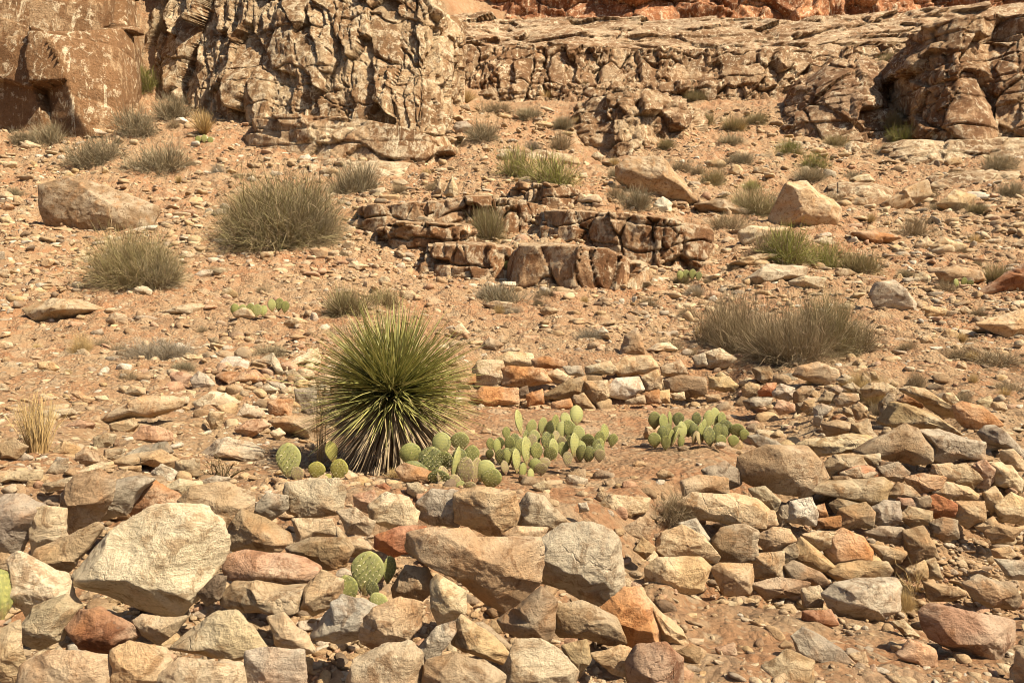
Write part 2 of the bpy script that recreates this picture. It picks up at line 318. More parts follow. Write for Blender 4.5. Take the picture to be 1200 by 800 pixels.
# ------------------------------------------------------------------ bedrock cliffs and ledges
def hsh(a, b, seed): return hash3(np.asarray(a), np.asarray(b), np.zeros_like(np.asarray(a)), seed)
TAN=(.56,.41,.25); BRN=(.42,.28,.16); PAL=(.58,.45,.29); RED=(.52,.25,.12); GRY=(.36,.31,.25)
def cliff(name, pts, setback, bed, joint, label, cat='rock outcrop', fwd=0, color=TAN, seed=0, step=.08, rough=.25, ledge=.3, crack=.25, round_=0.0, cap=3.0, capk=.18, mat=None, fine=.4, kind=None, color2=BRN, below=1.0, group=None):
    """pts: (photo column, distance, photo row of the base, photo row of the top) along the face"""
    pts = [(p[0], p[1]-fwd, p[2], p[3]) for p in pts]; base = np.array([P(p[0], p[2], p[1]) for p in pts]); top = np.array([EYE+(400-p[3])/F*(p[1]+setback) for p in pts])
    seg = np.linalg.norm(np.diff(base[:, :2], axis=0), axis=1); S = np.concatenate([[0], np.cumsum(seg)])
    ns = max(12, int(S[-1]/step)); s = np.linspace(0, S[-1], ns)
    bx = np.interp(s, S, base[:, 0]); by = np.interp(s, S, base[:, 1]); bz = np.interp(s, S, base[:, 2])-below; tz = np.interp(s, S, top)
    k = min(max(3, int(1.4/step)), ns//3) | 1; ker = np.hanning(k+2)[1:-1]; ker /= ker.sum()
    def sm(v): return np.convolve(np.pad(v, k//2, mode='edge'), ker, 'valid')
    bx2, by2 = sm(bx), sm(by)
    tx = np.gradient(bx2); ty = np.gradient(by2); L = np.hypot(tx, ty)+1e-9; nx, ny = ty/L, -tx/L     # outward = towards the viewer's side
    hmax = (tz-bz).max(); nh = max(10, int(hmax/step)); ncap = max(4, int(cap/step/1.5))
    t = np.linspace(0, 1, nh)
    Sg, Tg = np.meshgrid(s, t); Hh = (tz-bz)[None, :]; Zg = bz[None, :]+Tg*Hh
    back = setback*(Tg**(1.0+round_))
    wx = vn2(Sg*.8/joint+seed*3, Zg*.8/joint, seed+1, 2)*joint*.38; wz = vn2(Sg*.35/joint, Zg*.5/joint, seed+2, 3)*bed*.7
    s1 = Sg+wx+seed*17.3; z1 = Zg+wz+40+seed*1.1
    def worley(u, v, sd):
        ui = np.floor(u); vi = np.floor(v); f1 = np.full(u.shape, 9.); f2 = np.full(u.shape, 9.); cu = np.zeros_like(u); cv = np.zeros_like(u); du = np.zeros_like(u); dv = np.zeros_like(u)
        for a_ in (-1, 0, 1):
            for b_ in (-1, 0, 1):
                x_ = ui+a_; y_ = vi+b_; qx = x_+.5+(hsh(x_, y_, sd)-.5)*.95; qy = y_+.5+(hsh(x_, y_, sd+1)-.5)*.8
                ex, ey = u-qx, v-qy; dd_ = np.abs(ex)**1.5+np.abs(ey)**1.5; nw = dd_ < f1
                f2 = np.where(nw, f1, np.minimum(f2, dd_)); cu = np.where(nw, x_, cu); cv = np.where(nw, y_, cv); du = np.where(nw, ex, du); dv = np.where(nw, ey, dv); f1 = np.minimum(f1, dd_)
        return cu, cv, f2**.667-f1**.667, du, dv
    rs = np.random.default_rng(seed+100); th = bed*(.45+1.1*rs.random(400)); bnd = np.cumsum(th)
    ki = np.clip(np.searchsorted(bnd, z1), 1, 398); lo = bnd[ki-1]; hi = bnd[ki]; dz = np.minimum(z1-lo, hi-z1)
    cu, cv, e1, du, dv = worley(s1/(joint*1.9), z1/(bed*2.1), seed+3)
    disp = (hsh(cu, cv, seed+6)-.5)*rough*2.4+((hsh(cu, cv, seed+8)-.5)*du*joint*1.1+(hsh(cu, cv, seed+18)-.6)*dv*bed*.9)
    disp = disp+(hsh(ki, ki*0+11, seed)-.5)*ledge*1.6*smooth(-.3, .5, vn2(Sg*.16, Zg*.3, seed+50, 2))
    m1 = smooth(-.25, .25, vn2(Sg*.5/joint, Zg*.5/joint, seed+51, 3))
    disp = disp-crack*m1*(1-smooth(0, .02+step*.8/joint, e1))-crack*.5*(1-m1*.5)*(1-smooth(0, .02+step*.6, dz))
    k2, q2, e2, du2, dv2 = worley(s1/(joint*.62)+cu*3.1, z1/(bed*.85)+cv*1.7, seed+9)
    on2 = (hsh(cu, cv, seed+14) > fine)*1.0
    disp = disp+on2*((hsh(k2, q2, seed+12)-.5)*rough*1.1+(hsh(k2, q2, seed+13)-.5)*du2*joint*.5)-on2*crack*.45*(1-smooth(0, .03+step*.8/joint, e2))
    k3, q3, e3, du3, dv3 = worley(s1/(joint*.27), z1/(bed*.33), seed+29)
    disp = disp+(hsh(k3, q3, seed+32)-.5)*rough*.42*m1
    j = cu
    rg_ = 1-np.abs(vn2(Sg*.55, Zg*.8, seed+23, 4))*2
    disp = disp+vn2(Sg*.22, Zg*.3, seed+20, 3)*rough*2.6+vn2(Sg*2.2, Zg*2.2, seed+22, 4)*rough*.45+rg_*rough*.5
    edge = smooth(0, .12, Tg)
    
    # ends sink back into the slope
    rl = np.hypot(bx2, by2); rx, ry = bx2/rl, by2/rl
    X = bx2[None, :]+nx[None, :]*disp+rx[None, :]*back; Yy = by2[None, :]+ny[None, :]*disp+ry[None, :]*back
    Zz = Zg+0*Zg; Zz[-1] += 0
    # rounded brow, then the top running back into the hill
    rows = [np.stack([X, Yy, Zz], -1)]
    lastx, lasty, lastz = X[-1], Yy[-1], Zz[-1]
    for q in range(1, ncap+1):
        dd = cap*q/ncap; nn = vn2(s*1.1+seed, np.full_like(s, dd*1.1), seed+30, 4)
        bl = .25*min(1, q/3.0)
        rows.append(np.stack([lastx+rx*dd, lasty+ry*dd, lastz+nn*bl*rough*2+dd*capk], -1)[None])
    for q in (1, 2):
        e = rows[-1][0]; rows.append(np.stack([e[:, 0]+rx*.3*q, e[:, 1]+ry*.3*q, e[:, 2]-2.0*q], -1)[None])
    V = np.concatenate(rows, 0); nr, nc = V.shape[:2]
    tv = np.clip(hsh(cu, cv, seed+40)*.9+.25*vn2(Sg*.3, Zg*.3, seed+41, 3), 0, 1)[..., None]
    ca, cb = np.array(color), np.array(color2); C = ca*tv+cb*(1-tv)
    C = C*(.86+.28*hsh(k2, q2, seed+44)[..., None])
    Cc = np.concatenate([C, np.repeat(C[-1:], nr-nh, 0)*0+(np.array(color)*.7+np.array(PAL)*.25)], 0)
    V = V.reshape(-1, 3); i = (np.arange(nr-1)[:, None]*nc+np.arange(nc-1)[None, :]).ravel()
    org = np.array([bx.mean(), by.mean(), bz.mean()])
    o = mesh_from(name, V-org, np.stack([i, i+1, i+nc+1, i+nc], 1), mat or M_CLIFF, attrs={'tint': Cc.reshape(-1, 3)}, loc=org, smooth_shade=False)
    tag(o, label, cat, group, kind)
    return o
cliff('cliff', [(-330,35,140,-160),(-200,32,141,-140),(-60,30,142,-120),(60,29.3,140,-100),(130,29.8,138,-80),(160,31.5,132,-60),(172,35,125,-50)], 3.2, 3.2, 5.5,
      'smooth brown domed cliff with pale streaks in the upper left', 'cliff', color=(.42,.28,.16), color2=(.31,.195,.10), seed=1, step=.07, rough=.085, ledge=0.1, crack=0.1, round_=.9, mat=M_DOME, fine=.85, fwd=.8)
cliff('cliff', [(160,37,126,-60),(185,34,128,-60),(215,33,132,-60),(300,30.5,137,-50),(380,29.3,150,-45),(450,28.6,162,-25),(495,28.0,176,-5),(520,28.6,180,15),(532,31,170,25),(536,36,150,30)], 3.4, 1.35, .5,
      'tall fractured tan cliff of upright blocks beside the smooth brown dome', 'cliff', color=(.50,.365,.22), color2=(.37,.25,.14), seed=2, step=.042, rough=0.17, ledge=0.16, crack=0.22, round_=.2, fwd=.8)
cliff('rock_ledge', [(292,28.5,166,150),(300,27.6,169,137),(360,27.0,172,135),(420,26.6,178,138),(470,26.2,190,148),(510,26.2,196,160),(530,27.5,192,160),(540,30,180,160)], .5, .75, 1.3,
      'low ledge of large brown blocks at the foot of the fractured tan cliff', 'rock ledge', color=TAN, color2=BRN, seed=3, step=.045, rough=0.12, ledge=.2, crack=0.14, cap=1.6, fwd=.8)
cliff('cliff_band', [(450,86,24,-60),(600,82,20,-60),(760,80,20,-60),(950,80,18,-60),(1100,82,14,-60),(1500,80,12,-60)], 3, 2.0, 2.6, 'red brown cliff band along the very top of the slope', 'cliff', color=RED, color2=(.38,.18,.09), seed=4, step=.15, rough=.5, ledge=.5, crack=.6, fwd=2.6, mat=M_FAR)
cliff('cliff_band', [(440,60,66,26),(600,58,66,22),(700,57,64,24),(820,57,64,26),(930,56,64,26),(1040,57,60,22),(1250,57,58,10),(1450,58,56,0)], 12, .9, 2.2, 'pale sloping band of ledges just below the red cliff', 'cliff', color=(.46,.34,.22), color2=(.36,.25,.15), seed=5, step=.11, rough=0.3, ledge=.6, crack=0.25, cap=9, capk=.12, fwd=2, mat=M_FAR)
cliff('cliff_band', [(440,52,112,52),(560,49.5,110,52),(680,48.5,108,54),(800,48.5,108,58),(900,48,108,60),(970,49,105,60),(1080,49,100,52),(1250,49,95,40),(1450,50,90,30)], 3.0, 1.25, .55, 'broad brown cliff band with many upright cracks, second from the top', 'cliff', color=(.43,.30,.18), color2=(.31,.20,.11), seed=6, step=.075, rough=0.22, ledge=0.3, crack=.5, cap=8, capk=.12, fwd=1, mat=M_FAR)
cliff('cliff_band', [(530,45,142,112),(600,43.5,140,100),(700,43,138,98),(780,43,138,98),(850,43,140,98),(920,43,142,102),(960,45,140,108)], 2.4, .9, .45, 'lower tan cliff band behind the craggy outcrop', 'cliff', color=(.46,.33,.20), color2=(.34,.225,.13), seed=7, step=.07, rough=0.2, ledge=.3, crack=.5, cap=4, capk=.15, fwd=1, mat=M_FAR)
cliff('rock_outcrop', [(650,36,170,150),(668,34,186,128),(700,32.8,192,110),(740,32.3,194,104),(785,32.5,192,108),(815,34,184,130),(830,37,165,150)], 2.6, .6, .5, 'craggy tan outcrop with dark hollows under the far cliff bands', color=(.48,.35,.21), color2=(.36,.24,.14), seed=8, step=.05, rough=0.24, ledge=.2, crack=0.2, round_=.6, fwd=1.5, mat=M_FAR)
cliff('rock_outcrop', [(895,40,150,140),(908,37.5,158,125),(930,35.8,162,98),(965,34.8,165,76),(1005,34.4,167,68),(1040,34.8,167,76),(1058,36.5,160,95),(1068,40,140,105)], 3.2, .75, .8, 'rounded brown outcrop with curved cracks, left of the tall block at the edge', color=(.41,.28,.165), color2=(.32,.205,.12), seed=9, step=.05, rough=0.15, ledge=.2, crack=0.2, round_=1.0, fwd=1.5, mat=M_FAR)
cliff('rock_outcrop', [(1040,39,140,90),(1052,36,160,70),(1075,33,168,42),(1110,31.8,170,30),(1145,31.4,170,26),(1160,32.2,170,24),(1200,31.2,170,22),(1260,31,170,18),(1350,32,170,10),(1450,34,165,0)], 2.8, .9, .9, 'stepped orange brown outcrop with an overhang on the far right', color=(.45,.30,.17), color2=(.36,.225,.125), seed=10, step=.05, rough=0.22, ledge=0.25, crack=0.24, round_=.4, fwd=1.5, mat=M_FAR)
cliff('rock_ledge', [(422,20.5,264,250),(430,19.4,268,240),(470,19.0,272,238),(520,18.8,274,232),(575,18.8,278,230),(630,19.0,278,236),(655,20.4,270,248)], .2, 0.55, 0.32, 'brown blocky ledge highest in the step above the yucca', 'rock ledge', color=(.47,.295,.16), color2=(.36,.215,.115), seed=11, step=.026, rough=.10, ledge=0.1, crack=.26, cap=1.2, below=.5, fwd=1.1, fine=.6)
cliff('rock_ledge', [(440,18.9,290,282),(450,18.2,288,262),(500,17.9,286,262),(545,18,285,265),(556,18.6,285,272)], .12, 0.44, 0.21, 'short row of small brown blocks under the highest ledge', 'rock ledge', color=(.47,.295,.16), color2=(.36,.215,.115), seed=12, step=.026, rough=.10, ledge=0.1, crack=.26, cap=.8, below=.4, fwd=1.1, fine=.6)
cliff('rock_ledge', [(600,21.5,245,225),(608,20.9,244,214),(650,20.6,246,216),(685,21,248,226),(692,22,244,230)], .15, 0.50, 0.25, 'small dark ledge just below the bright green bushes', 'rock ledge', color=(.47,.295,.16), color2=(.36,.215,.115), seed=13, step=.026, rough=.10, ledge=0.1, crack=.26, cap=.9, below=.4, fwd=1.1, fine=.6)
cliff('rock_ledge', [(632,19.2,282,252),(642,18.2,288,246),(690,17.6,298,248),(730,17.2,310,250),(780,17.0,316,257),(826,17.2,314,268),(835,18.2,300,282)], .25, 0.68, 0.36, 'long brown ledge of cracked blocks sloping down to the right', 'rock ledge', color=(.47,.295,.16), color2=(.36,.215,.115), seed=14, step=.026, rough=.10, ledge=0.1, crack=.26, cap=1.0, below=.5, fwd=1.1, fine=.6)
cliff('rock_ledge', [(482,17.6,320,305),(492,16.8,325,288),(540,16.4,328,286),(590,16.4,326,288),(602,17.2,320,296)], .2, 0.77, 0.34, 'tan ledge with a flat top and few cracks, left end of the lowest step', 'rock ledge', color=(.47,.295,.16), color2=(.36,.215,.115), seed=15, step=.026, rough=.10, ledge=0.1, crack=.26, cap=.9, below=.5, fwd=1.1, fine=.6)
cliff('rock_ledge', [(604,16.6,325,300),(614,15.8,338,288),(660,15.5,346,288),(710,15.4,350,294),(745,15.6,342,308),(756,16.4,336,322)], .25, 0.88, 0.40, 'brown block ledge with a deep dark gap, lowest step above the back wall', 'rock ledge', color=(.47,.295,.16), color2=(.36,.215,.115), seed=16, step=.026, rough=.10, ledge=0.1, crack=.26, cap=.9, below=.5, fwd=1.1, fine=.6)

for k_, (pts_, lab_) in enumerate([
 ([(655,32,212,205),(675,30.5,222,190),(720,29.6,230,186),(770,29.6,226,190),(800,30.4,214,198)], 'low broken bench of rock just below the craggy outcrop'),
 ([(880,33,186,180),(905,31.6,192,168),(960,31,194,166),(1010,31,192,170),(1040,32,186,176)], 'low cracked bench of rock at the foot of the rounded brown outcrop'),
 ([(1030,30.5,190,182),(1060,29.4,196,168),(1120,29,198,166),(1200,29,196,164),(1280,29.4,196,164)], 'low stepped bench under the orange brown outcrop on the far right'),
 ([(560,40,150,142),(590,38.5,154,134),(640,38,154,132),(675,39,148,138)], 'small pale ledge among dry grass left of the craggy outcrop'),
 ([(820,40,150,142),(845,38.8,154,134),(890,38.4,154,136),(915,39,148,140)], 'small pale ledge between the craggy and the rounded outcrops'),
 ([(1075,26,222,214),(1095,25,230,206),(1150,24.6,236,204),(1210,24.6,238,208)], 'dark rough bench of rock among the shrubs at the right edge'),
 ([(955,24,232,226),(975,23.2,238,216),(1020,23,240,218),(1045,23.8,236,226)], 'small cracked bench right of the big angular boulder'),
 ([(560,27,190,184),(585,26,196,176),(640,25.6,200,180),(672,26.4,196,186)], 'low pale ledge directly above the bright green bushes'),
 ([(290,25.5,196,192),(330,24.8,204,184),(400,24.2,210,186),(455,24.2,208,190),(490,25,202,196)], 'low rounded grey bedrock swell below the ledge of large blocks')]):
    cliff('rock_ledge', pts_, 1.2, .5, .8, lab_, 'rock ledge', color=(.50,.38,.24), color2=(.39,.27,.16), seed=17+k_, step=.05, rough=.16, ledge=.16, crack=.16, cap=1.4, capk=.25, below=.5, fwd=.5, round_=.5)

# ------------------------------------------------------------------ individual rocks
def ico(n):
    bm = bmesh.new(); bmesh.ops.create_icosphere(bm, subdivisions=n, radius=1.0)
    V = np.array([v.co[:] for v in bm.verts]); Fc = np.array([[v.index for v in f.verts] for f in bm.faces]); bm.free(); return V, Fc
ICO = {n: ico(n) for n in (2, 3, 4, 5, 6)}
def facet_radius(D, rs, roundness, extra=26, planes=None):
    """radius of an angular stone in the directions D: the soft minimum of cutting planes, then small chips"""
    pl = list(planes) if planes is not None else []
    if planes is None:
        pl = [((rs.normal(0, .25), -.45+rs.normal(0, .22), .85), rs.uniform(.46, .66)), ((rs.normal(0, .35), -1, rs.normal(.2, .3)), rs.uniform(.48, .7)),
              ((rs.normal(0, .3), .5, .8), .7), ((0, 1, 0), .8), ((rs.normal(0, .3), -.6, -.85), rs.uniform(.42, .66)), ((-1, rs.normal(-.4, .3), rs.normal(.1, .3)), rs.uniform(.65, .85)), ((1, rs.normal(-.4, .3), rs.normal(.1, .3)), rs.uniform(.65, .85)),
              ((0, 0, -1), .8)]
        for _ in range(5):
            v = rs.normal(0, 1, 3); pl.append((v, rs.uniform(.75, .95)))
    n = np.array([p[0] for p in pl], float); n /= np.linalg.norm(n, axis=1)[:, None]; d = np.array([p[1] for p in pl])
    q = np.clip(D@n.T, 1e-3, None)/d[None, :]
    p = roundness; r = (np.power(q, p).sum(1))**(-1/p)
    r = np.minimum(r, 1.35)
    # chips
    if extra:
        v = rs.normal(0, 1, (extra, 3)); v /= np.linalg.norm(v, axis=1)[:, None]
        Pn = D*r[:, None]; sup = (Pn@v.T).max(0); cut = sup*1-rs.uniform(.02, .20, extra)**1.0
        rr = cut[None, :]/np.clip(D@v.T, 1e-3, None); r = np.minimum(r, rr.min(1))
    return r
def stone_mesh(name, outline, hd, seed, lvl, roundness=26, rough=.035, extra=26, planes=None, strata=.0):
    """outline: (k,2) metres about the centre in x,z (or None) ; hd: half depth"""
    rs = np.random.default_rng(seed); D, Fc = ICO[lvl]
    r = facet_radius(D, rs, roundness, extra, planes); V = D*r[:, None]
    # fit the silhouette to the outline
    th = np.arctan2(V[:, 2], V[:, 0]); rho = np.hypot(V[:, 0], V[:, 2])
    nb = 64; b = ((th+math.pi)/(2*math.pi)*nb).astype(int) % nb; s = np.zeros(nb); np.maximum.at(s, b, rho)
    s = np.where(s == 0, np.median(s), s); s3 = (np.roll(s, 1)+2*s+np.roll(s, -1))/4
    cb = (np.arange(nb)+.5)/nb*2*math.pi-math.pi
    st = np.interp(th, np.concatenate([[cb[-1]-2*math.pi], cb, [cb[0]+2*math.pi]]), np.concatenate([[s3[-1]], s3, [s3[0]]]))
    O = np.asarray(outline, float); m = len(O)
    # radius of the polygon in every direction
    aa = np.linspace(-math.pi, math.pi, 361); R = np.zeros(361)
    for k in range(m):
        p, q = O[k], O[(k+1) % m]; e = q-p
        den = np.cos(aa)*e[1]-np.sin(aa)*e[0]
        with np.errstate(divide='ignore', invalid='ignore'):
            t = (p[0]*e[1]-p[1]*e[0])/den; u = (p[0]*np.sin(aa)-p[1]*np.cos(aa))/den
        u = np.where(np.abs(den) < 1e-12, -1, u); t = np.where(np.abs(den) < 1e-12, 0, t)
        # point = t*(cos,sin) = p+e*u'
        px_ = t*np.cos(aa)-p[0]; py_ = t*np.sin(aa)-p[1]; uu = (px_*e[0]+py_*e[1])/(e@e+1e-12)
        ok = (t > 0) & (uu >= -1e-6) & (uu <= 1+1e-6); R = np.where(ok & (t > R), t, R)
    R = np.where(R < 1e-6, np.median(R[R > 0]) if (R > 0).any() else .1, R)
    R = np.convolve(np.concatenate([R[-6:-1], R, R[1:6]]), np.hanning(9)[1:-1]/np.hanning(9)[1:-1].sum(), 'same')[5:-5]
    sc_ = np.interp(th, aa, R)/st
    V = np.stack([V[:, 0]*sc_, V[:, 1]*hd, V[:, 2]*sc_], 1)
    size = math.sqrt(max(1e-6, R.mean()*hd)); off = seed*7.77
    q = V/size
    nrm = D/np.array([1, 1, 1])
    n = fbm(q[:, 0]*1.6+off, q[:, 1]*1.6, q[:, 2]*1.6, 3, seed)*1.0
    rid = 1-np.abs(fbm(q[:, 0]*3.3, q[:, 1]*3.3+off, q[:, 2]*3.3, 4, seed+9))*2
    fin = fbm(q[:, 0]*9, q[:, 1]*9, q[:, 2]*9+off, 4, seed+5)
    stp = fbm(q[:, 0]*1.2, q[:, 1]*1.2, q[:, 2]*5+q[:, 0]*.9+off, 3, seed+3); stp = np.round(stp*7)/7
    V = V+D*(size*rough*(1.0*n+.5*rid-.35+.7*fin+(.7+strata*3)*stp))[:, None]
    return mesh_from(name, V, Fc, M_ROCK, link=False)

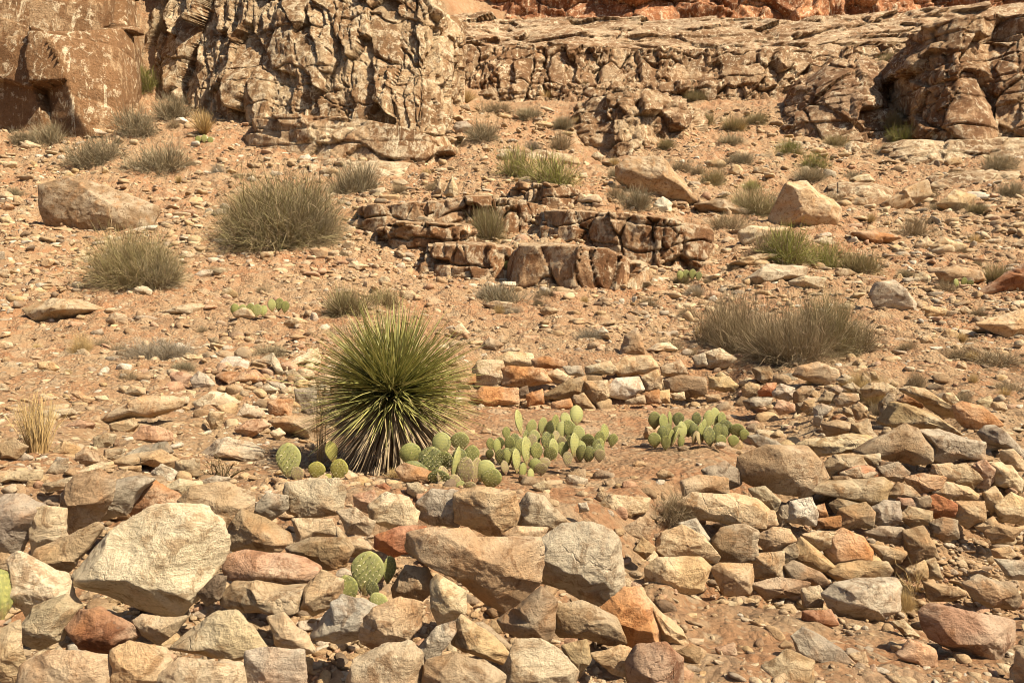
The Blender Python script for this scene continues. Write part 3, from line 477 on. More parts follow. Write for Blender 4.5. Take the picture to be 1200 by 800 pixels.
RC = dict(C=(.51,.39,.24), T=(.45,.31,.17), B=(.32,.215,.12), G=(.365,.30,.22), O=(.45,.22,.09), R=(.37,.15,.07), P=(.55,.44,.295), K=(.45,.27,.165), D=(.22,.155,.10), Y=(.50,.35,.18), W=(.58,.51,.40))
RN = dict(C='cream', T='tan', B='brown', G='grey', O='orange', R='rusty red', P='pale', K='pinkish', D='dark brown', Y='yellowish', W='whitish')
TILE = dict(A=(0,534,3), B=(400,534,3), C=(800,534,3), D=(0,267,3), E=(400,200,3), G=(800,267,3), U=(0,0,3), V=(400,0,3), X=(800,0,3), H=(550,440,3.4286),
            a=(0,534,6), b=(200,534,6), c=(0,430,6), d=(200,400,6), e=(1000,430,6), f=(840,430,6))
ROCKS = """
A P boulder|large flat pale boulder with a thin crack, the biggest stone in the foreground rubble|222,450 300,350 400,260 520,190 600,178 700,185 755,240 772,290 765,350 720,440 690,490 610,578 520,560 420,540 330,505 270,490 225,460
A K boulder|smooth oval red and cream stone lying across a flat slab|782,400 800,355 860,338 960,345 1060,365 1120,395 1125,430 1080,455 980,472 880,455 800,435
A T slab|flat tan slab directly under the smooth oval red stone|778,500 820,460 900,447 980,475 1065,470 1060,535 960,550 860,545 785,530
A O rock|bright orange stone touching the upper edge of the large flat pale boulder|445,160 490,115 540,95 600,135 635,165 630,190 560,215 520,225 470,205
A R rock|rusty red wedge stone in the shade under the large flat pale boulder|215,610 270,560 340,545 440,600 460,640 390,700 310,690 250,650
A C rock|cream upright block with a shadow on it, left of a knobbly brown stone|105,200 160,185 225,190 220,300 190,330 110,345
A B boulder|tall rough brown block standing behind the knobbly brown stone|200,150 260,80 340,60 400,90 380,160 330,230 290,280 240,280 210,240
A G rock||305,180 380,100 470,80 530,90 480,130 440,200 380,215 310,240
A B rock|knobbly dark brown stone at the upper left edge of the large flat pale boulder|105,360 130,330 230,290 330,240 350,260 300,330 240,400 180,415 115,400
A T boulder||650,160 700,110 790,105 870,150 870,190 860,250 820,290 770,300 720,220
A C rock||585,110 630,85 700,95 705,130 650,160 600,140
A W rock||535,60 570,32 615,60 600,95 550,90
A T boulder|tan wedge with a shaded brown front, right of the large flat pale boulder|775,310 850,195 900,215 1000,275 1010,310 960,335 840,335 785,325
A G rock|small grey rounded stone just above the tan wedge with the shaded front|885,190 940,135 1005,145 1000,190 950,225 900,215
A C boulder|cream split block below the yellow green cactus pads|1005,130 1015,100 1100,90 1180,85 1200,130 1190,200 1100,210 1015,200
A C rock|small cream stone wedged under the cream split block|1030,225 1160,225 1175,280 1050,300
A T boulder||1010,330 1090,295 1200,290 1230,330 1200,390 1130,400 1100,370 1020,350
A C boulder|large cream stone with a pointed top, below the flat tan slab|585,690 640,640 760,550 830,540 900,600 940,670 850,705 720,710
A C rock||465,590 500,565 600,580 640,570 610,620 550,665 490,625
A P boulder||40,370 90,345 200,420 230,500 260,540 180,560 90,560 50,470
A C rock||70,620 110,540 220,500 270,540 215,640 130,680 90,660
A G boulder||-60,150 0,150 60,150 140,190 110,260 80,290 40,350 -60,340
A C boulder||65,840 70,740 170,685 290,690 370,720 380,840 200,870
A T boulder||380,780 390,700 450,665 560,690 590,760 540,850 420,850
A C boulder||530,860 540,790 620,720 750,720 840,740 850,840 700,880
A G rock||855,830 870,700 950,685 1060,690 1065,820 960,850
A C rock||940,580 1000,560 1060,620 1100,680 1050,695 980,690
A W rock|white stone right of the flat tan slab, below a prickly pear|1090,650 1150,560 1200,500 1280,520 1330,560 1300,640 1200,655
A T boulder||-40,620 0,620 60,590 75,720 40,790 -40,800
A C slab||-40,60 10,60 130,50 130,85 0,95 -40,90
A B rock||165,60 190,25 240,10 235,60 200,85
A C rock||150,100 250,75 240,110 170,125
A C slab||265,60 330,35 385,22 390,45 330,65 270,75
A T slab||400,20 450,0 560,-20 610,20 600,50 560,60 500,20 440,45
A T rock||415,40 490,35 490,55 430,58
A T rock||620,20 700,15 690,70 640,90 615,60
A G slab||690,95 760,70 800,80 790,105 710,112
A T rock||0,345 45,350 70,380 40,410 0,410 -20,380
A D rock||700,480 760,420 790,430 770,500 720,530
A T boulder||1065,480 1130,410 1200,440 1190,520 1100,560 1070,530
A B rock||240,285 300,265 340,250 350,270 290,320 250,320
B T boulder|long tan boulder with a dipped top and a pale spot, bridging the middle rubble|228,340 250,270 330,250 450,255 480,290 690,300 705,340 690,450 640,530 570,565 500,520 440,470 370,425 290,385
B G boulder|big grey topped boulder with a brown broken front, right of the long tan boulder|690,420 705,300 780,250 880,238 950,270 980,300 995,400 1000,470 940,520 890,535 790,480 710,460
B T boulder|orange tan block standing behind the long tan boulder|410,230 410,140 480,120 600,130 615,200 600,250 560,290 500,270
B C boulder|cream pointed stone behind the big grey topped boulder|620,240 625,190 660,140 710,150 780,220 780,275 700,285 640,250
B G boulder|blocky light grey stone below the prickly pear beside the yucca|270,170 320,125 410,130 415,225 400,250 310,240 275,220
B C boulder||100,180 160,135 230,150 260,200 255,260 170,250 110,225
B R slab|low red slab left of the long tan boulder|120,290 200,255 290,255 240,330 180,355 120,330
B C rock||-10,200 50,185 110,235 90,280 20,270
B K rock||45,140 110,125 125,170 90,200 50,180
B R rock|small rusty red stone left of the reddish stone at the foot of the yucca|115,110 150,98 178,120 160,140 125,140
B O rock|long reddish stone lying at the foot of the yucca|195,50 230,30 320,60 355,95 300,120 220,85
B T rock||570,280 620,250 720,255 700,300 580,300
B B boulder|rounded brown stone in shade under the right end of the long tan boulder|560,590 620,540 700,470 750,510 745,600 720,660 640,640 580,620
B C rock|cream block propping up the left end of the long tan boulder|318,450 340,425 430,480 430,550 345,590 320,530
B T boulder||65,600 120,540 200,510 270,530 265,610 200,670 130,700 75,660
B W rock||-30,520 0,510 80,530 90,580 40,640 -20,650
B C boulder||20,820 60,720 150,680 230,665 270,710 265,820 150,860
B G rock|narrow grey stone tilted up between cream stones|268,690 330,610 390,590 395,630 340,700 285,750
B T boulder||395,670 400,600 430,570 520,630 585,700 575,740 480,705
B C boulder||565,800 620,660 700,660 770,700 820,760 800,830 680,850
B T boulder||285,820 310,730 400,710 500,740 560,780 550,840 400,860
B T boulder|tan block with a dark shaded left face, below the big grey topped boulder|750,600 760,530 850,520 960,580 990,650 930,665 850,640 780,640
B O boulder|orange brown block right of the block with the dark shaded left face|920,550 1000,480 1060,480 1120,620 1110,670 1020,675 960,620
B R boulder|rounded red stone at the bottom edge between the rubble and the open dirt|1015,740 1050,680 1140,670 1195,720 1195,820 1100,850 1025,820
B T rock||880,700 980,670 1020,690 1010,770 950,760
B T rock||780,670 860,650 875,720 830,780 790,730
B T rock||1030,330 1060,290 1100,320 1070,365
B B rock||985,260 1050,220 1095,230 1080,290 1000,290
B Y slab|flat yellowish stone alone on the dirt floor, in front of the prickly pears|900,190 950,140 1080,155 1070,200 980,220 930,212
B B boulder|brown stone in shade right of the small prickly pear among the rubble|180,470 230,390 300,400 320,470 270,520 190,500
B C rock||230,100 270,95 290,120 260,150 235,130
B C rock||-10,240 0,290 60,290 100,330 60,360 -10,350
B B rock||440,600 500,590 560,640 600,680 570,700 500,660
B T boulder||1060,480 1130,560 1200,620 1230,690 1150,680 1110,610
C T boulder|broad smooth tan slab topping the dry stone wall|207,70 215,10 300,-30 440,-20 490,30 507,75 470,110 420,135 340,125 260,100
C T boulder|long tan stone split by a crack, at the left end of the dry stone wall|-5,170 50,135 170,140 260,160 290,190 270,245 180,235 60,220
C C wall_stone|cream triangular stone leaning at the lower left end of the dry stone wall|-90,330 -60,280 0,250 60,280 120,350 110,375 20,370 -60,350
C T wall_stone|wide tan stone at the lowest left corner of the dry stone wall|-115,460 -120,400 -80,365 60,370 95,400 60,470 10,490 -60,490
C B wall_stone|knobbly squarish brown stone below the long split stone|110,300 140,260 220,250 260,270 250,350 200,390 150,385 120,340
C T wall_stone||110,400 140,385 240,390 250,430 240,490 150,485
C T wall_stone||265,290 320,255 370,260 400,300 350,330 300,340
C T wall_stone||250,350 355,340 355,430 260,430
C K wall_stone|flat pinkish stone in the bottom course of the dry stone wall|250,450 340,430 445,450 420,490 300,505
C O wall_stone|rounded reddish stone in the middle of the dry stone wall face|515,340 530,290 570,262 630,290 665,330 650,370 540,380
C Y wall_stone|pale tan wedge stone left of the rounded reddish stone|395,340 420,290 480,340 535,390 510,405 450,395 400,375
C D wall_stone|dark slanting stone under the pale tan wedge|360,390 400,375 480,410 510,440 480,455 380,430
C G slab|wide grey green slab at the base of the dry stone wall|512,490 560,455 640,450 760,450 775,540 640,580 570,575 530,530
C T wall_stone|wide flat tan stone resting just above the grey green slab|515,410 560,385 700,370 720,400 680,440 570,450
C T wall_stone||570,450 700,432 720,445 640,462
C T wall_stone||430,280 480,268 540,270 530,320 490,335 445,310
C G wall_stone||670,190 710,160 760,165 765,235 700,245 675,230
C T wall_stone||545,250 560,190 640,170 670,200 670,250 600,255
C O wall_stone||470,225 550,212 555,250 475,255
C W wall_stone|whitish upright wedge below the broad smooth slab|368,230 385,165 450,150 470,200 465,245
C D wall_stone|thin dark stone set on end left of the whitish upright wedge|330,250 345,180 368,175 370,210 345,260
C O wall_stone||460,180 500,172 510,210 475,220
C Y slab|long thin sunlit slab right of and below the broad smooth slab|450,120 480,95 600,90 700,80 740,110 700,160 640,175 580,145
C B wall_stone||560,60 620,40 690,60 650,95 570,85
C D wall_stone||690,40 760,25 800,60 770,95 710,75
C T wall_stone||495,40 540,0 630,0 640,40 560,60 520,70
C T wall_stone||720,140 760,95 800,110 830,140 780,155
C O wall_stone|flat orange brown slab high in the dry stone wall|790,80 850,65 920,75 900,110 830,130
C T wall_stone||765,210 800,180 880,200 870,235 810,250
C R wall_stone|reddish rounded stone right of the flat orange brown slab|860,160 900,140 960,170 960,210 900,220 870,195
C T wall_stone||885,130 930,95 1000,110 1060,150 1050,165 950,150
C T wall_stone||965,165 1060,165 1065,220 1010,250 975,230
C T wall_stone||1060,130 1110,115 1130,160 1090,200 1065,170
C T wall_stone||1100,180 1160,135 1210,160 1220,240 1130,230
C B wall_stone||1070,270 1110,240 1190,260 1170,300 1100,305
C D wall_stone|dark square stone low in the right half of the dry stone wall|880,240 920,220 965,230 970,290 920,300 890,270
C T wall_stone||780,270 850,255 890,320 900,360 810,375
C D wall_stone||640,270 700,250 770,255 760,310 700,300
C T wall_stone||655,310 740,325 790,340 770,375 720,378
C Y wall_stone||790,400 850,370 862,400 860,430 800,440
C T wall_stone||860,370 890,362 912,430 870,430
C T wall_stone||1035,250 1090,215 1110,240 1070,270
C K wall_stone|pink stone near the top of the dry stone wall at its far right|1030,40 1070,20 1100,60 1080,110 1040,110
C C wall_stone||1090,30 1160,40 1195,90 1190,130 1110,100
C Y wall_stone||940,40 1000,30 1045,80 1020,115 960,90
C K boulder|large pinkish tan block half sunk in the dirt in front of the wall|850,560 900,530 1080,565 1180,590 1180,660 1140,755 1040,730 900,660 860,610
C B slab|flat brown stone just behind the large pinkish tan block|990,450 1060,430 1180,470 1200,520 1180,548 1080,530 1030,500
C G rock|grey and white flat stone in the dirt below the grey green slab|395,640 430,610 540,670 600,730 500,745 420,710
C T boulder|smooth tan hump of rock in the dirt near the bottom edge|290,745 370,690 460,730 460,810 310,810
C K rock||760,700 800,650 880,680 890,740 830,755
C T rock||860,450 950,460 1000,480 950,510 880,510
C T rock||100,520 140,505 190,520 180,548 110,545
C T rock||745,590 780,580 840,640 800,652
C G rock||1100,365 1190,370 1230,440 1150,430
C T rock||1090,330 1150,320 1180,350 1140,370 1100,355
C C wall_stone||425,475 480,460 497,490 490,530 430,530
C T wall_stone||0,90 60,70 150,80 155,135 60,130 10,140
C C wall_stone||240,120 290,110 345,160 330,200 270,170
C T wall_stone||270,200 320,195 335,240 300,265 265,255
C D wall_stone||75,50 150,25 205,60 205,100 150,120 90,90
C R rock||430,550 520,545 545,590 480,612 430,580
C T boulder||1190,700 1230,680 1290,700 1280,820 1165,800
C G wall_stone||-10,240 50,225 100,300 90,312 10,265
C B wall_stone||530,75 600,70 660,85 600,105 540,100
C K wall_stone||760,150 800,150 830,170 800,190 760,180
C T wall_stone||820,150 860,140 880,180 850,200 815,185
C T wall_stone||355,335 395,310 410,345 385,385 355,380
C T rock||-20,690 30,665 60,680 55,730 10,730
C C rock||590,700 640,690 650,720 610,740
C K rock||120,680 180,660 190,700 140,720
C B wall_stone||545,150 640,175 600,190 540,200 520,170
e B boulder|peaked dark brown boulder on top of the wall, right of the broad smooth slab|30,600 150,510 380,408 460,450 550,580 540,660 430,680 200,640
e G boulder|long grey tan block with a crack, right of the peaked brown boulder|480,460 640,450 790,510 920,530 920,650 760,640 650,675 560,640 545,560
e Y slab|thick tilted tan slab with a shaded edge behind the peaked brown boulder|235,400 330,262 420,270 600,340 760,470 700,480 620,440 470,445 300,420
e Y slab|second thick tan slab leaning just behind the first tilted one|360,170 420,145 540,160 640,230 720,300 710,350 640,340 560,290 480,230
e T rock||70,160 130,115 220,110 290,150 230,190 180,200 100,215
e B rock||190,250 250,180 290,200 290,270 240,370 190,340
e O rock||320,240 370,190 450,200 500,250 480,285 400,270
e T rock||-10,400 60,400 110,370 130,440 155,490 60,560 -10,590
e O boulder|rough reddish tan boulder right of the two tilted tan slabs|720,280 780,250 900,280 1030,400 900,445 800,420 740,360
e G boulder|smooth dark grey boulder at the edge behind the wall|915,470 960,425 1020,420 1080,480 1200,600 1200,660 1080,580 960,540
e C rock||930,500 1020,520 1040,570 960,600 930,560
e C boulder||1045,590 1120,580 1200,650 1220,760 1120,730 1050,650
e C wall_stone||960,680 1050,680 1180,780 1200,850 1000,830 980,760
e K wall_stone||870,690 930,660 980,720 1000,790 950,830 890,800
e C rock||50,620 190,610 195,700 140,700 60,640
e D rock||200,670 300,680 400,740 380,770 230,790 195,720
e C rock||870,240 960,205 980,230 960,290 900,290
e T rock||980,250 1060,250 1090,300 1020,315 975,300
e C rock||640,190 700,180 750,240 700,270 640,220
e T wall_stone||560,690 690,680 760,760 700,800 560,790
f G rock|small grey stone lying on the back edge of the broad smooth slab|225,490 300,480 420,520 480,570 420,608 330,590 270,550
f T rock||755,400 860,375 980,400 1060,375 1090,450 1000,480 900,470 800,490
f Y slab|wide pale tan slab behind the wall between the broad slab and the peaked boulder|570,550 640,510 760,500 900,480 1060,480 1110,500 1040,580 900,610 720,620 680,600
f T rock||790,640 900,615 1000,620 1060,690 960,720 820,730
f R rock|dark red stone under the wide pale tan slab|880,740 950,700 1070,700 1155,740 1150,780 1000,790 900,780
f T boulder|large flat topped tan stone crowning the rubble bank at the back right of the enclosure|560,60 600,0 720,-30 840,20 860,90 810,130 750,130 640,90
f B rock||260,10 370,0 400,60 435,110 350,125 290,90
f Y rock||180,150 230,108 300,130 310,170 270,210 200,215
f R rock||300,170 350,120 420,115 400,200 310,205
f G rock||400,180 450,120 550,150 530,220 500,240 410,210
f G slab||200,240 260,215 400,220 380,265 230,300
f K rock||410,290 440,230 540,260 540,310 450,335
f B rock||545,180 600,140 680,140 650,200 580,270 550,240
f T rock||715,240 770,170 830,190 800,260 740,260
f B rock||835,230 880,185 990,190 1000,230 920,280 850,275
f G rock||810,150 850,130 890,160 860,195 825,180
f C rock||890,140 960,110 1010,150 1020,200 960,180
f G rock||850,90 900,50 970,80 950,120 880,110
f O rock|small orange stone among grey ones, above the wide pale tan slab|820,350 870,330 920,360 890,380 830,378
f G rock||690,290 740,260 800,290 760,350 730,420 690,410
f Y rock||0,70 30,35 90,80 140,130 110,160 40,165 0,130
f G rock||430,70 500,45 560,50 570,110 490,105 440,100
f C rock||1010,100 1030,40 1080,80 1090,110 1040,130
f Y rock||1080,40 1120,30 1145,90 1100,95
f T rock||960,290 1000,250 1060,290 1060,350 990,370
f T rock||620,240 680,230 690,290 640,330 600,290
f D rock||560,260 610,250 610,310 570,330
f B rock||900,280 960,300 980,340 920,350 890,320
E C wall_stone|squarish pale block at the left end of the back wall, right of the yucca|470,700 490,672 560,675 572,730 540,750 480,750
E O wall_stone|long bright orange stone in the back wall|572,700 600,692 700,700 728,740 650,755 580,750
E T wall_stone||548,665 590,640 660,645 675,680 620,690 560,685
E O wall_stone|thin orange stone on top of the long bright orange stone|672,665 720,655 780,670 775,690 690,692
E T wall_stone||720,715 760,700 800,725 790,742 740,742
E G wall_stone||785,690 840,688 850,720 800,715
E P wall_stone||865,690 940,672 962,700 950,715 870,712
E T wall_stone|long tan stone on top of the right half of the back wall|965,695 1000,660 1080,655 1105,690 1060,710 990,720
E T wall_stone||1060,730 1110,705 1125,760 1080,775
E B wall_stone||1130,690 1190,670 1210,710 1190,720 1135,718
E T wall_stone|large slanting tan stone in the middle of the back wall|715,790 800,740 850,728 858,780 780,800
E C wall_stone||862,745 925,742 940,780 925,800 875,800
E W wall_stone|whitish rounded stone in the middle of the back wall|940,770 970,735 1040,730 1058,770 1000,798 950,790
E O wall_stone||380,755 420,730 468,715 470,745 400,768
E B rock||480,640 520,595 570,620 540,640
E C rock||560,635 600,620 630,630 600,645
H O wall_stone|broad orange tan stone in the bottom course of the back wall nearest the yucca|20,90 60,50 180,55 185,110 60,120
H D wall_stone||185,60 230,45 240,85 200,90
H O wall_stone||235,80 290,60 295,110 240,118
H T wall_stone||470,30 550,25 555,80 510,108 480,80
H O wall_stone||700,75 760,60 765,105 713,112
H Y wall_stone||750,70 800,60 802,105 757,110
H B wall_stone|dark pitted block at the right end of the back wall|790,20 850,0 940,10 945,80 880,85 800,60
H T wall_stone||420,90 460,75 500,130 440,130
H C rock||815,75 860,68 865,95 825,95
H O wall_stone||335,110 400,95 410,125 340,140
H Y rock||970,10 1040,5 1080,40 1030,65 970,50
H T wall_stone||635,100 700,80 705,112 640,115
H B wall_stone||700,25 770,5 765,50 710,60
H T rock||950,80 1000,75 1010,100 960,105
H G rock||440,515 470,510 480,540 445,550
H C rock||255,445 300,425 330,450 290,475
d W rock|rounded whitish stone on the bank left of the yucca|350,150 400,110 470,110 535,150 530,210 420,215 360,200
d P rock|pale peaked stone below the rounded whitish one, left of the yucca|175,430 290,350 370,370 465,430 400,490 280,470 200,480
d P rock||460,530 520,440 600,460 660,500 650,540 540,545
d G rock||130,270 190,215 250,240 300,300 260,350 170,360
d P rock||605,140 720,85 790,210 750,235 720,170 640,150
d P slab|pale slab sloping up to the yucca at the top of the left bank|800,170 920,100 1030,50 1035,160 920,160 830,190
d C rock||810,220 870,205 960,280 950,315 830,310
d P rock||580,340 680,300 750,340 680,375 600,365
d G rock||680,280 790,300 830,350 760,360
d O rock|orange stone in the bank left of the yucca, beside a grey square one|690,430 760,410 850,420 840,530 740,545 690,510
d G rock|grey square stone set upright in the bank left of the yucca|880,340 1015,330 1020,500 880,495
d K rock|pinkish embedded stone left of the yucca bank|0,230 60,215 140,240 100,310 10,330
d K rock||450,620 540,560 640,550 690,590 600,650 530,690
d P slab|large pale flat slab in front of the left bank|200,798 320,700 420,685 560,710 640,770 620,830 300,850 200,830
d C rock||250,540 280,495 375,500 330,620 290,640
d C rock||760,80 770,50 850,70 930,70 870,90
d O slab|reddish tan sloping slab behind the pale peaked stone|300,250 350,220 500,220 580,200 640,270 600,300 480,330 400,300
d T slab||690,560 800,530 1040,520 1040,620 980,700 800,650
d C rock||950,280 1010,275 1020,320 970,335
d C rock||700,640 760,610 800,650 740,700
c T boulder|long smooth tan slab slanting across the left slope|630,390 800,290 1000,210 1130,200 1270,230 1250,290 1050,360 900,370 750,400 660,440
c T rock||780,400 940,360 960,410 880,490 820,480 780,430
c K boulder||890,520 990,420 1100,420 1180,460 1190,520 1050,550 930,570
c G slab||800,660 1000,560 1150,530 1200,600 1050,680 860,690
c Y rock||350,600 440,520 540,560 560,620 460,640 380,630
c B rock||540,610 600,570 660,600 690,660 600,700 530,670
c G rock||340,740 400,640 480,650 430,760 360,780
c C rock||650,500 740,465 800,480 780,540 700,590 660,560
c C slab||250,310 480,295 500,330 440,370 270,350
c K rock||440,420 560,370 650,400 620,450 480,460
c T boulder||-20,520 100,500 180,560 120,640 -20,690
c C rock||860,180 930,130 1010,150 1020,190 900,210
c C rock||720,650 740,580 880,570 860,640 780,660
c G rock||100,660 170,600 230,640 170,680
c W rock||1070,740 1130,690 1200,720 1190,790 1100,800
c C rock||520,740 700,670 780,680 760,730 600,760
c D rock||790,520 830,510 840,570 800,575
c T rock||500,180 560,170 650,230 620,250 540,220
c C rock||660,210 730,200 760,230 700,250
U B boulder|big low grey brown boulder on the upper left slope below a grey bush|150,740 150,650 250,620 400,660 540,720 520,790 400,830 250,830 160,790
X T boulder|big angular orange tan boulder on the upper right slope|320,770 370,660 440,650 560,740 540,790 430,820 330,800
X B slab|dark edged flat slab left of the big angular orange tan boulder|40,715 130,690 245,730 240,750 130,755 70,740
X T boulder||700,700 780,650 850,620 870,670 800,710 720,740
X T boulder||900,720 960,670 1030,690 1000,740 960,750
X C rock||860,660 890,640 935,660 900,680
V T boulder|large leaning grey tan slab on the slope below the craggy outcrop|975,600 1020,570 1120,570 1200,650 1250,720 1150,720 1050,700 980,640
V W rock|white stone beside dry bushes under the large leaning slab|1100,730 1130,705 1160,725 1155,765 1115,765
V C rock||360,690 390,630 410,680 400,710
V C rock||880,560 900,542 925,560 910,580
V C rock||920,575 950,558 970,580 940,585
V T rock||320,695 345,640 365,650 347,705
V C rock||180,640 210,630 240,650 200,660
U C rock||70,515 95,495 140,512 110,528
U W rock||285,465 330,440 380,460 340,475
U W rock||610,430 640,418 660,435 630,445
U O rock||0,740 20,720 45,735 30,755 5,755
U C rock||0,770 30,760 50,790 10,800
G G boulder|pale topped grey boulder with a dark left face alone on the right slope|665,250 690,215 745,205 820,280 825,315 740,310 680,290
G P slab|flat pale cracked slab behind the big dry bush|230,180 300,130 430,140 430,175 330,200 250,205
G T boulder||1040,340 1130,315 1200,290 1260,330 1240,400 1140,390 1060,350
G R boulder|dark red brown slanting boulder at the edge of the right slope|1020,240 1100,190 1200,130 1280,120 1280,240 1150,240
G T boulder||900,160 960,140 1050,160 1070,190 1000,210 920,190
G C rock|cream stone at the left foot of the big dry bush|80,440 130,425 185,460 150,490 90,490
G O rock||600,30 680,25 770,45 700,75 640,55
G C rock||820,60 860,30 890,60 860,80 830,80
G T rock||880,80 920,50 1000,80 970,110 900,105
G O rock||1020,110 1060,95 1080,120 1040,125
G C boulder|cream boulder with a dark gap under it, left of a green bush|200,30 240,10 370,15 350,50 280,75 220,70
G C rock||380,200 430,180 500,190 480,220 400,230
G T slab||170,140 260,110 330,112 220,160
G G rock||35,455 75,440 90,480 50,490
E C rock||15,345 40,325 95,340 60,355
E B rock|brown peaked block just behind the right half of the back wall|980,650 1000,580 1040,555 1060,590 1070,650 1030,665
E C slab||1075,640 1110,615 1150,610 1185,635 1130,645
E W rock||900,575 920,558 940,575 920,588
E B rock||890,480 920,455 955,475 930,492 900,492
E C rock||380,560 420,535 450,570 400,590
E B slab||500,460 540,448 600,455 590,475 520,480
D T slab|flat brown bedrock slab showing through the left slope|95,290 180,255 260,260 340,290 250,330 130,330
D T slab||560,290 660,260 710,270 690,300 600,312
D C rock||605,460 640,455 660,470 620,472
D C rock||640,450 680,445 700,460 670,470
D B rock||735,385 760,378 775,400 745,415
"""
import re
LAND = []     # (x, y, phrase) landmarks for the labels
ALLR = []     # things that still need a label
def add_stone(name, colkey, pts, seed, label=None, group=None):
    p = np.array(pts, float); x0, y0 = p.min(0); x1, y1 = p.max(0); cx, cy = (x0+x1)/2, (y0+y1)/2
    # area centroid keeps the outline star-shaped
    a = 0; c = np.zeros(2)
    for i in range(len(p)):
        q, r = p[i], p[(i+1) % len(p)]; k = q[0]*r[1]-r[0]*q[1]; a += k; c += (q+r)*k
    if abs(a) > 1: cx, cy = c/(3*a)
    w_, h_ = x1-x0, y1-y0
    Yb = float(rayY(cx, min(y1-.12*h_, 900))[0])
    s = Yb/F; W, Hh = w_*s, h_*s
    hd = .5*min(max(.75*max(Hh, .6*W), .5*Hh), W*.95)
    if name == 'slab': hd = max(hd, .34*W)
    Yc = Yb+hd*.35
    s = Yc/F
    out = np.stack([(p[:, 0]-cx)*s, -(p[:, 1]-cy)*s], 1)*(1.07 if max(w_, h_) > 100 else 1.17 if cy > 545 else 1.25 if (545 < cx < 800 and 415 < cy < 485) else 1.13)
    if a < 0: pass
    big = max(w_, h_)
    planes = None
    if label and 'biggest stone' in label: planes = [((.05, -.72, .72), .50), ((-.25, -.5, -.85), .50), ((.8, -.5, .3), .72), ((-.9, -.4, .25), .8), ((0, .6, .7), .75), ((0, 1, 0), .7), ((.3, -1, .1), .62), ((0, 0, -1), .85), ((.3, -.2, 1), .7)]
    if label and 'thick' in label and 'slab' in label: planes = [((.35, -.25, .95), .42), ((-.35, -1, -.1), .55), ((0, -.5, -.9), .6), ((1, -.2, .3), .85), ((-1, 0, .2), .9), ((0, 1, 0), .8), ((0, 0, -1), .8)]
    lvl = 6 if big > 62 else 5 if big > 24 else 4
    rnd = 85; rough = .035
    if label and ('smooth' in label or 'rounded' in label): rnd = 9; rough = .02
    me = stone_mesh(name, out, hd, seed, lvl, rnd, rough, extra=10 if rnd == 9 else 60, planes=planes)
    o = bpy.data.objects.new(name, me); COL.objects.link(o); o.location = P(cx, cy, Yc)
    if Yc > 9.6: o.location.z += float(bump_h(np.array([o.location.x]), np.array([Yc]))[0])+.03*hd
    rs = np.random.default_rng(seed+999); col = np.array(RC[colkey])*(1.12 if label and 'biggest stone' in label else rs.uniform(.64, 1.16))*(1+rs.normal(0, .015, 3)); o.color = (*np.clip(col, .02, .75), 1)
    tag(o, label, {'wall_stone': 'stone', 'rock': 'rock', 'boulder': 'boulder', 'slab': 'slab'}[name], group)
    asp = w_/max(h_, 1)
    if label is None: ALLR.append([o, cx, cy, big, RN[colkey], asp, name])
    return o, cx, cy, big
occupied = []
for n_, ln in enumerate([l for l in ROCKS.strip().split('\n') if l.strip()]):
    head, lab, pts = ln.split('|'); tl, ck, nm = head.split()
    ox, oy, k = TILE[tl]; pts = [(ox+float(q.split(',')[0])/k, oy+float(q.split(',')[1])/k) for q in pts.split()]
    cy = np.mean([q[1] for q in pts]); cx = np.mean([q[0] for q in pts])
    grp = 'stones of the dry stone wall' if nm == 'wall_stone' and tl in 'Ce' else 'stones of the back wall' if nm == 'wall_stone' else 'rubble in the foreground' if cy > 560 else 'rocks around the stone enclosure' if cy > 400 else 'boulders on the slope'
    o, cx, cy, big = add_stone(nm, ck, pts, 11+n_*3, lab.strip() or None, grp)
    occupied.append((cx, cy, big))

# further single rocks on the slopes, between the traced ones
rs = np.random.default_rng(5); tries = 0; made = 0
REG = [(560,190,1200,330),(800,180,1200,300),(860,300,1200,440),(420,160,700,240),(0,260,560,470),(430,330,800,470),(560,500,860,620),(820,200,1200,470),(380,120,640,250),(0,190,420,420),(780,690,1200,800),(1020,330,1200,470),(200,430,400,560)]
while made < 150 and tries < 9000:
    tries += 1
    r = REG[rs.integers(len(REG))]; x = rs.uniform(r[0], r[2]); y = rs.uniform(r[1], r[3]); sz = rs.uniform(13, 28)*(1 if y > 300 else .85)
    if any(abs(x-a)*1.0 < (sz+c)*.55+5 and abs(y-b) < (sz+c)*.4+4 for a, b, c in occupied): continue
    if 370 < x < 560 and 350 < y < 560: continue
    n = rs.integers(6, 9); an = np.sort(rs.uniform(0, 2*math.pi, n)+0); an = np.linspace(0, 2*math.pi, n, endpoint=False)+rs.normal(0, .22, n); an = np.sort(an)
    hh = rs.uniform(.35, .8); rad = rs.uniform(.75, 1.05, n)*sz/2
    pts = [(x+math.cos(q)*k, y-math.sin(q)*k*hh) for q, k in zip(an, rad)]
    add_stone('rock', 'CCCPTTTBYTG'[rs.integers(11)], pts, 5000+made*7, None, 'loose rocks on the slopes'); occupied.append((x, y, sz)); made += 1

